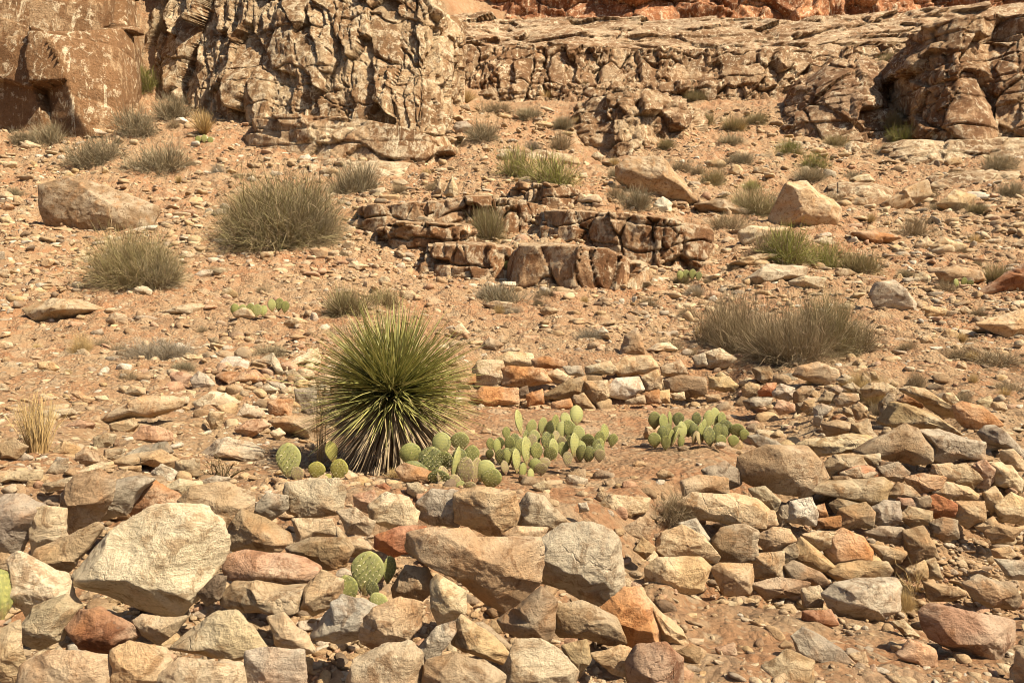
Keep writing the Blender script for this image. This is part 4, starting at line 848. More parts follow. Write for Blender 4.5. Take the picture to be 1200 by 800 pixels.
made = 0; tries = 0
while made < 34 and tries < 4000:
    tries += 1
    r = [(850,185,1200,330),(1010,270,1200,400),(560,150,760,215),(820,180,1000,260)][rs.integers(4)]; x = rs.uniform(r[0], r[2]); y = rs.uniform(r[1], r[3]); sz = rs.uniform(22, 46)
    if any(abs(x-a) < (sz+c)*.5+3 and abs(y-b) < (sz+c)*.34+3 for a, b, c in occupied): continue
    n = 8; an = np.sort(np.linspace(0, 2*math.pi, n, endpoint=False)+rs.normal(0, .25, n)); rad = rs.uniform(.7, 1.05, n)*sz/2; hh = rs.uniform(.4, .75)
    add_stone('boulder', 'CTTTBYB'[rs.integers(7)], [(x+math.cos(q)*k, y-math.sin(q)*k*hh) for q, k in zip(an, rad)], 8000+made*7, None, 'boulders on the slope'); occupied.append((x, y, sz)); made += 1

# ------------------------------------------------------------------ the countless small stones of the scree: one mesh
def scree(N, seed, med=4.3, sg=.62, top=18, level=2, lo=0.30):
    rs = np.random.default_rng(seed)
    bm = bmesh.new(); bmesh.ops.create_icosphere(bm, subdivisions=level, radius=1.0); D = np.array([v.co[:] for v in bm.verts]); Fc = np.array([[v.index for v in f.verts] for f in bm.faces]); bm.free()
    protos = []
    for q in range(14):
        r = facet_radius(D, np.random.default_rng(800+q), 200, 6, planes=[(rs.normal(0, 1, 3), rs.uniform(.35, .85)) for _ in range(7)]+[((0, 0, 1), .7), ((0, 0, -1), .8), ((1, 0, 0), .9), ((-1, 0, 0), .9), ((0, 1, 0), .9), ((0, -1, 0), .9)])
        protos.append(D*r[:, None]*np.array([1, .8, .55]))
    px = rs.uniform(-160, 1360, N); py = 130+(830-130)*rs.random(N)**1.0
    Y = rayY_fast(px, py)
    x = (px-600)/F*Y
    # denser in drifts
    dn = vn2(x*.35, Y*.25, 77, 4)*.5+.5; dn2 = vn2(x*1.3, Y*1.1, 78, 3)*.5+.5
    floor_ = ((px > 540) & (px < 900) & (py > 480) & (py < 600)) | ((py > 700) & (px > 790))
    dens = np.clip(lo+1.5*smooth(.38, .66, dn*.6+dn2*.4), 0, 1)*np.where(floor_, .2, 1)
    keep = rs.random(N) < dens
    keep &= ~((py > 575) & (px < 760) & (rs.random(N) < .35))
    px, py, Y, x = px[keep], py[keep], Y[keep], x[keep]; n = len(px)
    pix = np.exp(rs.normal(math.log(med), sg, n)); pix = np.clip(pix, 1.5, top); pix = np.where(py < 230, pix*.75, pix); pix = np.where(py > 560, pix*1.35, pix)
    R = pix/F*Y*.5*1.15; z = G(x, Y)
    pid = rs.integers(0, len(protos), n); PV = np.array(protos)[pid]
    # random yaw and tilt
    yaw = rs.uniform(0, 2*math.pi, n); ti = rs.normal(0, .5, n); c, s = np.cos(yaw), np.sin(yaw); ct, st = np.cos(ti), np.sin(ti)
    st_ = rs.uniform(.7, 1.5, n); fl = rs.uniform(.45, 1.3, n)
    X, Yv, Z = PV[..., 0]*st_[:, None], PV[..., 1], PV[..., 2]*fl[:, None]
    Y2 = Yv*ct[:, None]-Z*st[:, None]; Z2 = Yv*st[:, None]+Z*ct[:, None]
    X3 = X*c[:, None]-Y2*s[:, None]; Y3 = X*s[:, None]+Y2*c[:, None]
    V = np.stack([X3*R[:, None]+x[:, None], Y3*R[:, None]+Y[:, None], Z2*R[:, None]+(z+R*rs.uniform(-.28, .18, n))[:, None]], -1)
    m = D.shape[0]; FF = (Fc[None]+(np.arange(n)*m)[:, None, None]).reshape(-1, 3)
    pal = np.array([RC[k] for k in 'CCPTTTTTYWGKBBBD'])*.92; col = pal[rs.integers(0, len(pal), n)]*rs.uniform(.85, 1.12, (n, 1))
    # patches of slope have their own mix
    red = smooth(.5, .62, vn2(x*.2+9, Y*.2, 90, 3)*.5+.5)[:, None]; col = col*(1-.25*red)+np.array((.46,.27,.15))*.25*red
    C = np.repeat(col[:, None, :], m, 1).reshape(-1, 3)
    return V.reshape(-1, 3), FF, C
def rayY_fast(px, py):
    gx = np.arange(-160, 1361, 8.0); out = np.empty(len(px)); idx = np.clip(((px+160)/8).round().astype(int), 0, len(gx)-1)
    order = np.argsort(idx); bounds = np.searchsorted(idx[order], np.arange(len(gx)+1))
    for k in range(len(gx)):
        sel = order[bounds[k]:bounds[k+1]]
        if len(sel): out[sel] = rayY(np.full(1, gx[k]), np.zeros(1))*0+_inv(gx[k], py[sel])
    return out
def _inv(px, py):
    i = int(np.clip((px+300)//10, 0, len(PXG)-2)); u = np.clip((px+300)/10-i, 0, 1)
    row = 400-(((_Z[i]*(1-u)+_Z[i+1]*u)-EYE)/YL)*F; row = np.minimum.accumulate(row); return np.interp(-py, -row, YL)
V1, F1, C1 = scree(95000, 3); V2, F2, C2 = scree(8600, 9, 10.5, .34, 21, 3, .22); V, FF, C = np.concatenate([V1, V2]), np.concatenate([F1, F2+len(V1)]), np.concatenate([C1, C2])
o = mesh_from('scree_stones', V, FF, M_STONES, attrs={'tint': C}, smooth_shade=False); tag(o, 'countless small angular tan stones scattered over the slopes and dirt', 'scree', kind='stuff')

def fill(n, seed):
    rs = np.random.default_rng(seed); D, Fc = ICO[3]; pr = []
    for q in range(10): r = facet_radius(D, np.random.default_rng(900+q), 60, 18); pr.append(D*r[:, None]*np.array([1, .85, .7]))
    px = np.concatenate([rs.uniform(-60, 790, n), rs.uniform(780, 1260, n//6), rs.uniform(860, 1110, n//3), rs.uniform(560, 850, n//10), rs.uniform(200, 380, n//8)])
    py = np.concatenate([rs.uniform(560, 830, n), rs.uniform(560, 690, n//6), rs.uniform(440, 560, n//3), rs.uniform(425, 475, n//10), rs.uniform(415, 500, n//8)])
    Y = rayY_fast(px, py); x = (px-600)/F*Y; k = len(px); R = rs.uniform(5, 15, k)/F*Y; z = G(x, Y)+R*.15
    V = np.array(pr)[rs.integers(0, 10, k)]; yaw = rs.uniform(0, 6.28, k); ti = rs.normal(0, .5, k); c, s = np.cos(yaw)[:, None], np.sin(yaw)[:, None]; ct, st = np.cos(ti)[:, None], np.sin(ti)[:, None]
    X, Y1, Z = V[..., 0], V[..., 1], V[..., 2]; Y2 = Y1*ct-Z*st; Z2 = Y1*st+Z*ct; X3, Y3 = X*c-Y2*s, X*s+Y2*c
    W = np.stack([X3*R[:, None]+x[:, None], Y3*R[:, None]+Y[:, None], Z2*R[:, None]+z[:, None]], -1); m = len(D)
    pal = np.array([RC[q] for q in 'TTBBDCYK'])*.95; C = np.repeat((pal[rs.integers(0, 8, k)]*rs.uniform(.8, 1.05, (k, 1)))[:, None], m, 1)
    return W.reshape(-1, 3), (Fc[None]+(np.arange(k)*m)[:, None, None]).reshape(-1, 3), C.reshape(-1, 3)
V, FF, C = fill(420, 12)
o = mesh_from('rubble_fill', V, FF, M_STONES, attrs={'tint': C}, smooth_shade=True); tag(o, 'mass of smaller stones packed in the gaps between the rubble and wall stones', 'rubble', kind='stuff')

# ------------------------------------------------------------------ shrubs, grass tufts
def blades(n, rs, R, Hh, width, spread, seg=3, wig=.12, base=.22, fork=0, colA=(.2, .2, .08), colB=(.3, .28, .12), colBase=(.2,.15,.09), jitter=.3, lenpow=.5):
    az = rs.uniform(0, 2*math.pi, n); el = np.clip(rs.beta(1.6, 1.2, n)*spread, 0, 1.5)          # angle from the vertical
    L = rs.uniform(.55, 1.0, n)**lenpow
    lob = rs.uniform(0, 6.28, (7, 2)); lobp = np.stack([np.cos(lob[:, 0])*.5, np.sin(lob[:, 0])*.5, np.zeros(7)], 1)*R*rs.uniform(.4, 1, (7, 1)); lobs = rs.uniform(.3, 1.0, 7); lobs[0] = 1; li = rs.integers(0, 7, n) if fork else np.zeros(n, int)
    b = np.stack([np.cos(az)*rs.uniform(0, base, n)*R, np.sin(az)*rs.uniform(0, base, n)*R, np.zeros(n)], 1)
    az = az+rs.normal(0, .5, n)
    d = np.stack([np.sin(el)*np.cos(az)*R, np.sin(el)*np.sin(az)*R, np.cos(el)*Hh], 1)
    if fork: b = b+lobp[li]; d = d*np.stack([.3+.5*lobs[li]]*2+[lobs[li]], 1)
    pts = [b]; side = rs.normal(0, 1, (n, 3)); side[:, 2] *= .3
    for k in range(1, seg+1):
        t = k/seg; p = b+d*(L*t)[:, None]+side*(wig*R*t*t)*.5+rs.normal(0, wig*.16, (n, 3))*R*t
        p[:, 2] -= (np.sin(el)**2)*Hh*.10*t*t; p[:, 2] = np.maximum(p[:, 2], .0); pts.append(p)
    pts = np.array(pts)                                # seg+1, n, 3
    if fork:
        ext = []
        for f in range(fork):
            src = pts[rs.integers(1, seg), np.arange(n)]; tip = pts[-1]+rs.normal(0, .16, (n, 3))*np.array([R, R, Hh]); tip[:, 2] = np.maximum(tip[:, 2], 0)
            q = np.array([src+(tip-src)*t+rs.normal(0, .02, (n, 3))*R for t in np.linspace(0, 1, seg+1)]); ext.append(q)
        pts = np.concatenate([pts]+ext, 1); n = pts.shape[1]
    wd = rs.normal(0, 1, (n, 3)); ax = pts[-1]-pts[0]; wv = np.cross(ax, wd); wv /= np.linalg.norm(wv, axis=1)[:, None]+1e-9
    ww = width*rs.uniform(.6, 1.3, n)
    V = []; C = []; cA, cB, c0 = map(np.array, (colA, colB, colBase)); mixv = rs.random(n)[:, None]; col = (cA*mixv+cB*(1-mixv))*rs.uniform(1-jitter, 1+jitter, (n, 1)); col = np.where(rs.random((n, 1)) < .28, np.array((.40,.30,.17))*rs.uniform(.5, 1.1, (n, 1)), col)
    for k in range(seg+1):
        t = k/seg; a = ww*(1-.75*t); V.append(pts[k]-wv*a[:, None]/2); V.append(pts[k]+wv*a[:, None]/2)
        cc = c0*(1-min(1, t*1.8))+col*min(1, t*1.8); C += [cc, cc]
    V = np.stack(V, 1).reshape(-1, 3); C = np.stack(C, 1).reshape(-1, 3); m = 2*(seg+1)
    f = np.array([[2*k, 2*k+1, 2*k+3, 2*k+2] for k in range(seg)]); FF = (f[None]+(np.arange(n)*m)[:, None, None]).reshape(-1, 4)
    return V, FF, C
KINDS = {  # colours of the plants themselves
 'g': dict(colA=(.29,.255,.10), colB=(.40,.32,.16), colBase=(.26,.19,.11)),
 'y': dict(colA=(.30,.34,.06), colB=(.40,.40,.11), colBase=(.25,.19,.10)),
 's': dict(colA=(.32,.275,.16), colB=(.42,.35,.22), colBase=(.20,.145,.09)),
 'm': dict(colA=(.42,.32,.19), colB=(.32,.25,.13), colBase=(.24,.16,.10)),
 'd': dict(colA=(.55,.38,.15), colB=(.62,.46,.22), colBase=(.40,.26,.11)),
 'a': dict(colA=(.48,.42,.32), colB=(.38,.32,.23), colBase=(.25,.19,.13)),
}
for k_ in 'gysma': KINDS[k_] = {q: tuple(x*.82 for x in v) for q, v in KINDS[k_].items()}
BN = dict(g='olive green', y='bright green', s='grey green', m='dry brown', d='golden straw', a='pale grey dead')
protos = {}
for kd in KINDS:
    for q in range(3):
        rs = np.random.default_rng(hash3(np.array([ord(kd)]), np.array([q]), np.array([0]))[0]*1e6 // 1 if False else ord(kd)*10+q)
        grass = kd == 'd'
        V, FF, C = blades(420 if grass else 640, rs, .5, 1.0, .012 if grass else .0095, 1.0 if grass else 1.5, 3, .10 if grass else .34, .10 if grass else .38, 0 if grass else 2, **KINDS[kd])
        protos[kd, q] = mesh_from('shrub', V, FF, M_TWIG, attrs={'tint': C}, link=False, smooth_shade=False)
BUSH = """197,48,30,28,m 172,106,30,28,y 30,166,30,20,s 62,168,44,28,s 118,146,44,32,s 130,132,34,28,d 162,163,54,36,s 208,142,48,32,s 240,160,44,32,d 114,192,66,34,s 182,203,74,38,s 84,143,20,16,d
367,62,16,12,d 425,48,38,30,m 322,286,150,82,g 300,282,80,60,g 358,288,80,62,s 161,336,100,66,g 185,338,60,40,s 418,226,64,44,s 604,206,44,40,y 645,218,62,38,y 565,168,46,26,s 545,124,45,18,d 580,136,42,18,m 620,142,32,16,s 660,152,26,16,s 655,177,32,24,m 740,247,44,28,s 724,236,30,20,m
690,112,18,14,g 578,284,52,42,g 595,354,60,32,s 575,350,40,20,a 510,226,26,14,m 828,148,22,16,g 860,153,32,20,g 888,146,30,14,g 858,170,32,15,s 866,196,36,18,s 835,217,32,22,g 882,246,78,34,g 850,264,52,20,m 925,186,32,20,y 955,196,32,20,y 945,212,42,20,s 980,173,36,17,g 1035,179,30,16,s 1055,166,32,24,y
1046,151,24,20,g 1170,202,42,24,s 1120,212,26,16,m 1185,232,32,20,s 1075,280,40,30,m 995,60,22,14,g 1040,76,30,16,g 1070,78,34,16,g 1180,40,26,16,g 1020,264,20,14,d 925,312,62,44,y 902,306,50,38,m 968,314,42,36,y 1006,320,52,30,g 1170,328,40,28,g 840,404,60,60,m 872,412,84,82,m 922,428,110,78,m 965,418,84,72,g 1000,414,56,48,m
1142,292,24,18,d 1165,428,70,22,m 1120,300,22,14,s 188,420,84,28,a 95,417,28,28,d 137,412,22,16,m 118,404,22,14,m 410,372,60,36,g 450,362,50,26,g 786,592,52,34,m 1058,702,30,26,d 1052,686,26,18,m 700,330,20,12,m 760,360,26,14,m 800,330,22,14,g 640,350,28,14,m 690,400,34,16,a 780,410,40,16,m 1030,460,34,40,d 1008,452,30,34,d 1075,445,24,24,m
215,435,30,14,s 320,415,40,14,s 20,60,14,10,g 640,118,30,12,d 750,152,22,12,g 780,176,22,14,g 800,200,26,16,m 815,120,30,14,g 1100,246,24,14,s 1145,252,24,14,g 975,240,26,14,m 880,222,24,12,y 1000,212,24,12,s 720,212,20,16,s 500,206,22,12,d 470,228,20,14,m 255,120,20,14,d 412,218,24,16,g 900,66,22,12,m 830,68,18,10,m
600,590,18,8,a 745,318,20,12,s 820,306,18,12,m 465,560,40,16,d 425,575,50,14,d 905,398,44,20,a 860,320,20,12,m 1120,420,34,16,m 1180,460,36,16,m 640,238,18,12,s 460,128,20,12,m 395,100,16,10,g 225,195,22,12,m 290,240,24,14,m 60,250,22,10,m 20,230,20,12,s 250,320,22,10,m 400,300,24,10,m 560,390,26,10,m 1110,342,26,14,m 1150,370,24,12,m 1060,320,20,10,s"""
rs = np.random.default_rng(77); extra = []
for k in range(80):
    r = [(0,300,560,470),(560,330,880,420),(820,190,1200,470),(540,130,900,210),(200,150,480,230),(900,430,1200,480)][rs.integers(6)]; x = rs.uniform(r[0], r[2]); y = rs.uniform(r[1], r[3])
    if 365 < x < 565 and y > 330: continue
    w_ = rs.uniform(12, 26); extra.append(f"{x:.0f},{y:.0f},{w_:.0f},{w_*rs.uniform(.5, .8):.0f},{'ddamm'[rs.integers(5)]}")
rs = np.random.default_rng(21)
for tok in BUSH.split()+extra:
    px, py, bw, bh, kd = tok.split(','); px, py, bw, bh = map(float, (px, py, bw, bh))
    Y = float(rayY(px, py-.04*bh)[0])+.02; s = Y/F; x = (px-600)*s
    # high shrubs stand on the ledges: keep them where the ray meets the hill
    z = float(G(np.array([x]), np.array([Y]))[0]); zz = EYE+(400-py)/F*Y
    big = bw > 75
    nm = 'grass_tuft' if kd == 'd' else 'shrub'
    if big or (kd == 'd' and bh > 25 and py > 380):
        q = np.random.default_rng(int(px*7+py)); g = kd == 'd'
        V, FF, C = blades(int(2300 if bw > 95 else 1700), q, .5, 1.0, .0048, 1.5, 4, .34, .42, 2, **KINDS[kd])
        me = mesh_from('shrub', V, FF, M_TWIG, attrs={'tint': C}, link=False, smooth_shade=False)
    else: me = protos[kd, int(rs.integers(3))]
    o = bpy.data.objects.new(nm, me); COL.objects.link(o); o.location = (x, Y, max(min(z, zz+.15*bh*s), zz-.3*bh*s)-.02); 
    slope = math.atan2(float(H0(np.array([x]), np.array([Y+.5*bw*s]))[0]-H0(np.array([x]), np.array([Y-.4*bw*s]))[0]), .9*bw*s)
    from mathutils import Matrix
    o.rotation_euler = (Matrix.Rotation(min(slope, .7)*.85, 3, 'X') @ Matrix.Rotation(rs.uniform(0, 6.28), 3, 'Z')).to_euler()
    # the mesh is 1 wide and 1 high
    o.scale = (bw*s*1.0, bw*s*1.0, bh*s*1.05); o.color = (*(rs.uniform(.85, 1.15)*np.ones(3)), 1)
    tag(o, None, 'grass tuft' if kd == 'd' else 'shrub', 'dry grass tufts' if kd == 'd' else 'shrubs on the slope')
    ALLR.append([o, px, py-bh/2, bw, BN[kd], bw/bh, nm])
# tall straw clump at the left edge of the rubble
def clump(px, py, bw, bh, kd, n, name, label, cat, width=.006, spread=.8, wig=.12):
    Y = float(rayY(px, py)[0]); s = Y/F; q = np.random.default_rng(int(px+py))
    V, FF, C = blades(n, q, bw*s/2, bh*s, width, spread, 4, wig, .3, 0, **KINDS[kd])
    o = mesh_from(name, V, FF, M_TWIG, attrs={'tint': C}, smooth_shade=False, loc=((px-600)*s, Y, EYE+(400-py)*s-.01)); o.color = (1, 1, 1, 1)
    tag(o, label, cat); return o
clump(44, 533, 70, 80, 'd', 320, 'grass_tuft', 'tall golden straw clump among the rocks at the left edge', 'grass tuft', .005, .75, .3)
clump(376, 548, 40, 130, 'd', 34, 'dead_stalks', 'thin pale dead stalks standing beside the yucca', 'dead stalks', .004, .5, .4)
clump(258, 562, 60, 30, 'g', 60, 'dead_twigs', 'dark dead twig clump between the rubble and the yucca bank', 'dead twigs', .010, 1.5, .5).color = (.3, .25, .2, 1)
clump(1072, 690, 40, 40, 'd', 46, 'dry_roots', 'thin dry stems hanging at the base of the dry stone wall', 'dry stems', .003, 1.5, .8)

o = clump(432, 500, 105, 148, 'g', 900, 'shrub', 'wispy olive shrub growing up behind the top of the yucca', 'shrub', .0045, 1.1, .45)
# ------------------------------------------------------------------ the yucca
def leaf_set(n, rs, c, Lm, wid, dirs, col, droop=.0, colt=None):
    d = dirs/np.linalg.norm(dirs, axis=1)[:, None]; L = Lm*rs.uniform(.72, 1.08, n)
    up = np.tile(np.array([[0, 0, 1.]]), (n, 1))+rs.normal(0, .25, (n, 3)); sd = np.cross(d, up); sd /= np.linalg.norm(sd, axis=1)[:, None]+1e-9; nn = np.cross(sd, d)
    bend = rs.normal(0, .045, (n, 3))*Lm; bend[rs.random(n) < .05] *= 4
    V = []; C = []; ts = [0, .3, .62, .86, 1]; wf = [.9, 1.0, .78, .42, .05]
    for t, f in zip(ts, wf):
        p = c+d*(.05+L*t)[:, None]; p[:, 2] -= droop*L*t*t; p += bend*t*t
        a = (wid*f*.5)
        V += [p-sd*a+nn*a*.5, p-nn*a*.15, p+sd*a+nn*a*.5]
        k = col if colt is None else col*(1-t)+colt*t
        C += [k, k*.92, k]
    V = np.stack(V, 1).reshape(-1, 3); C = np.stack(C, 1).reshape(-1, 3); m = 15
    f = np.array([[3*k+j, 3*k+j+1, 3*k+j+4, 3*k+j+3] for k in range(4) for j in (0, 1)])
    return V, (f[None]+(np.arange(n)*m)[:, None, None]).reshape(-1, 4), C
Yy = float(rayY(452, 548)[0]); s = Yy/F
yb = P(452, 548, Yy); yc = P(460, 462, Yy)-yb
yuc = empty('yucca', yb); tag(yuc, 'round spiky green yucca with a skirt of dead leaves, taller than everything near it', 'yucca')
rs = np.random.default_rng(4); n = 1500
u = rs.uniform(-.38, 1, n); a = rs.uniform(0, 2*math.pi, n); dirs = np.stack([np.sqrt(1-u*u)*np.cos(a), np.sqrt(1-u*u)*np.sin(a), u], 1)
g1, g2, g3 = np.array((.31,.31,.08)), np.array((.56,.52,.20)), np.array((.12,.14,.045)); k = rs.random((n, 1)); kk = rs.random((n, 1))
col = np.where(kk < .4, g1*k+g2*(1-k), g3*k+g1*(1-k)); col = np.where(rs.random((n, 1)) < np.clip(.10+.35*(.25-dirs[:, 2:3]), .05, .6), np.array((.40,.31,.17))*(.6+.6*k), col)*.85
R = 108*s
V, FF, C = leaf_set(n, rs, yc+rs.normal(0, .028, (n, 3)), R, .0098, dirs+rs.normal(0, .05, (n, 3)), col, .05, colt=col*.6+np.array((.44,.38,.14))*.4)
o = mesh_from('leaves', V, FF, M_YUCCA, yuc, False, {'tint': C}); o.color = (1, 1, 1, 1)
n = 620; a = rs.uniform(0, 2*math.pi, n); u = -rs.uniform(.25, 1.1, n)
dirs = np.stack([np.cos(a)*.8, np.sin(a)*.8, u], 1); k = rs.random((n, 1)); col = (np.array((.52,.41,.26))*k+np.array((.28,.20,.12))*(1-k))
V, FF, C = leaf_set(n, rs, yc-np.array([0, 0, .04]), R*.92, .0115, dirs, col, .12)
V[:, 2] = np.maximum(V[:, 2], .005+.02*rs.random(len(V)))
o = mesh_from('dead_leaf_skirt', V, FF, M_TWIG, yuc, False, {'tint': C}); o.color = (1, 1, 1, 1)
th = np.linspace(0, 2*math.pi, 13)[:-1]; rows = [np.stack([np.cos(th)*r_, np.sin(th)*r_, np.full(12, z_)], 1)+np.array([yc[0]*z_/yc[2], 0, 0]) for z_, r_ in ((-.1, .09), (yc[2]*.4, .075), (yc[2]*.8, .07), (yc[2]*1.05, .05), (yc[2]*1.1, .002))]
V = np.concatenate(rows); Fq = np.array([[r_*12+i, r_*12+(i+1) % 12, (r_+1)*12+(i+1) % 12, (r_+1)*12+i] for r_ in range(4) for i in range(12)])
o = mesh_from('trunk', V, Fq, M_TWIG, yuc, True, {'tint': np.tile((.2, .14, .085), (len(V), 1))}); o.color = (1, 1, 1, 1)

# ------------------------------------------------------------------ prickly pears
def pad_mesh(seed, spines=True, hi=True):
    rs = np.random.default_rng(seed); nu, nv = (28, 20) if hi else (16, 12)
    V = []
    for i in range(nv+1):
        t = i/nv; z = t; prof = math.sin(math.pi*min(1, t**1.2))**.6 if 0 < t < 1 else 0
        hw = .40*prof*(.86+.28*t); ht = .085*prof**.8
        if t < .12: hw = max(hw, .07)
        for j in range(nu):
            a = 2*math.pi*j/nu; V.append((math.cos(a)*hw, math.sin(a)*ht*(1), z))
    V = np.array(V)
    # areole bumps in a diagonal grid
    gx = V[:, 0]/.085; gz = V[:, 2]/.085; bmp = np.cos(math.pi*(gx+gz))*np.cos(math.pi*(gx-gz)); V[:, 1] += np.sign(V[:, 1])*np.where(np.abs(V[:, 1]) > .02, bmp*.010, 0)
    V[:, 1] += .05*np.sin(V[:, 2]*2.4+rs.uniform(0, 6))+.03*np.sin(V[:, 0]*5+rs.uniform(0, 6))
    V[:, 0] *= 1+.05*np.sin(V[:, 2]*5+rs.uniform(0, 6))
    Fq = np.array([[i*nu+j, i*nu+(j+1) % nu, (i+1)*nu+(j+1) % nu, (i+1)*nu+j] for i in range(nv) for j in range(nu)])
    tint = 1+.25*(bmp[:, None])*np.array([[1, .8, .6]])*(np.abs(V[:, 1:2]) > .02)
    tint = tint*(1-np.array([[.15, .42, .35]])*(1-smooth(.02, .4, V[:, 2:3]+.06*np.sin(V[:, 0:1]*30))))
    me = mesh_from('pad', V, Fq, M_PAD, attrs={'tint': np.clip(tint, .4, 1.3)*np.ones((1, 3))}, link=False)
    # spines
    SV = []; SF = []
    for sgn in (-1, 1):
        for gx_ in np.arange(-4, 5):
            for gz_ in np.arange(1, 12):
                if (gx_+gz_) % 2: continue
                x, z = gx_*.085, gz_*.085; prof = math.sin(math.pi*min(1, z**1.2))**.6 if z < 1 else 0; hw = .40*prof*(.86+.28*z)
                if abs(x) > hw*.97: continue
                y = sgn*.085*prof**.8*math.sqrt(max(0, 1-(x/hw)**2))
                for _ in range(4):
                    d = np.array([rs.normal(0, .5), sgn*1.0, rs.normal(0, .5)]); d /= np.linalg.norm(d); L = rs.uniform(.05, .13); b = np.array([x, y, z])+np.array([0, .05*math.sin(z*2.4)*0, 0])
                    sd = np.cross(d, rs.normal(0, 1, 3)); sd /= np.linalg.norm(sd); k = len(SV); SV += [b-sd*.008, b+sd*.008, b+d*L]; SF.append([k, k+1, k+2])
    sp = mesh_from('spines', np.array(SV), np.array(SF), M_SPINE, link=False, smooth_shade=False)
    return me, sp
PADS = [pad_mesh(q) for q in range(4)]
CC = {'g': (.19,.195,.065), 'y': (.31,.28,.07), 'b': (.25,.19,.11), 'd': (.12,.125,.05), 'l': (.28,.28,.11)}
def cactus(label, base, pads, seed, spines=False, group='prickly pears'):
    """pads: (photo column, row of the pad's centre, width, height, turn, lean, colour)"""
    Y0 = float(rayY(base[0], base[1])[0]); root = empty('prickly_pear', P(base[0], base[1], Y0)); tag(root, label, 'cactus', group); rs = np.random.default_rng(seed)
    low = []
    for p in pads:
        y = p[1]
        while y+p[3]*.5 < base[1]-base[2]*.42 and rs.random() < .75 and p[3] > 12 and len(pads) > 8:
            y += p[3]*.72; low.append((p[0]+rs.normal(0, 3), y, p[2]*rs.uniform(.8, 1.2), p[3]*rs.uniform(.8, 1), p[4], rs.normal(0, 9), 'bdgd'[rs.integers(4)]))
    pads = sorted(list(pads)+low, key=lambda q: q[1])[:99]
    for k, (px, py, pw, ph, turn, lean, ck) in enumerate(pads):
        # those lower in the photo stand nearer
        Y = Y0+np.clip((base[1]-(py+ph/2))/max(base[2], 1), -.5, 1)*base[3]
        s = Y/F; m, sp = PADS[int(rs.integers(4))]
        o = bpy.data.objects.new('pad', m); COL.objects.link(o); o.parent = root
        c = P(px, py+ph/2, Y)-np.array(root.location)
        Hh = ph*s*1.04; W = pw*s
        # the turn makes an edge-on pad look narrow: keep the real width, turn it instead
        real = max(W, Hh*.62)/.86
        o.scale = (real, real*1.0, Hh/max(.3, math.cos(math.radians(lean))))
        ang = math.degrees(math.acos(np.clip(W/(real*.86)*1.0, .12, 1)))*(1 if turn >= 0 else -1)+rs.normal(0, 5)
        o.rotation_euler = (math.radians(rs.normal(0, 8)), math.radians(lean), math.radians(ang))
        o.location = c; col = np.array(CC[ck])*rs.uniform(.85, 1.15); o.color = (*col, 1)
        if spines or ph > 15:
            q = bpy.data.objects.new('spines', sp); COL.objects.link(q); q.parent = o
    return root
cactus('prickly pear with one large green pad and small yellow ones, left foot of the yucca', (365, 560, 10, .15), [(339,541,30,42,1,-4,'l'),(370,552,21,22,1,5,'y'),(392,530,13,26,1,-8,'y'),(395,552,22,28,1,8,'y'),(352,556,16,18,-1,-20,'b'),(382,562,12,14,1,12,'y')], 1, True)
cactus('prickly pear with woody grey lower pads, right foot of the yucca', (530, 572, 40, .4), [(483,532,28,27,1,-8,'g'),(503,541,30,34,-1,4,'d'),(516,521,25,28,1,3,'l'),(538,518,22,26,1,4,'l'),(529,545,11,44,1,4,'l'),(545,553,22,34,-1,3,'b'),(556,552,16,30,1,10,'b'),(532,566,18,20,1,0,'b'),(562,552,26,24,1,25,'l'),(574,560,26,26,1,8,'g'),(551,534,18,24,-1,8,'g'),(520,560,14,28,1,-6,'b'),(540,570,12,14,1,0,'l'),(495,556,22,20,-1,-14,'d'),(548,572,18,16,1,20,'b')], 2, True)
rs = np.random.default_rng(8)
def patch(cx, by, wd, hg, n, pw, ph, top):
    L = []
    for k in range(n):
        u = rs.uniform(-1, 1); x = cx+u*wd/2; env = top(u); y = by-rs.uniform(.0, 1)*env*hg
        L.append((x, y, rs.uniform(.35, 1)*pw, rs.uniform(.75, 1.15)*ph, rs.choice([-1, 1]), rs.normal(0, 12), 'gggglldb'[rs.integers(8)]))
    return sorted(L, key=lambda p: p[1])
K3 = [(594,508,10,16,1,-4,'g'),(597,520,13,20,1,0,'g'),(612,495,10,30,1,-3,'l'),(620,503,13,24,1,4,'l'),(626,515,16,22,1,0,'l'),(635,500,11,22,1,3,'l'),(643,503,10,20,-1,5,'l'),(650,498,10,24,1,0,'g'),(657,505,14,22,1,5,'l'),(664,492,13,18,1,-6,'l'),(675,487,18,24,1,5,'l'),(668,505,14,20,1,6,'g'),(678,510,16,22,1,0,'l'),(689,517,16,20,1,0,'g'),(700,515,14,22,1,6,'g'),(708,508,10,22,1,4,'g'),(576,521,10,16,1,-8,'g'),(583,524,9,20,1,-5,'g'),(607,540,10,28,1,3,'l'),(619,529,10,34,1,-2,'l'),(612,552,10,20,1,0,'g'),(627,545,16,16,1,0,'g'),(637,543,14,14,1,10,'b'),(651,527,12,26,1,2,'l'),(644,528,10,22,1,8,'l'),(660,527,14,18,1,-3,'g'),(672,522,12,28,1,5,'l'),(691,534,12,14,1,0,'g'),(702,534,14,16,1,4,'b'),(622,557,9,16,1,4,'l'),(634,550,16,16,-1,0,'b'),(716,516,12,16,1,12,'g'),(597,535,12,20,1,-10,'g'),(586,535,12,20,1,-4,'d'),(603,518,14,20,-1,0,'d'),(640,517,14,22,1,0,'d'),(630,530,14,24,1,-6,'g'),(680,530,14,22,1,0,'d'),(609,525,14,22,1,6,'g'),(665,538,12,18,1,2,'b'),(593,548,10,16,1,-8,'b'),(697,524,12,20,1,3,'d')]
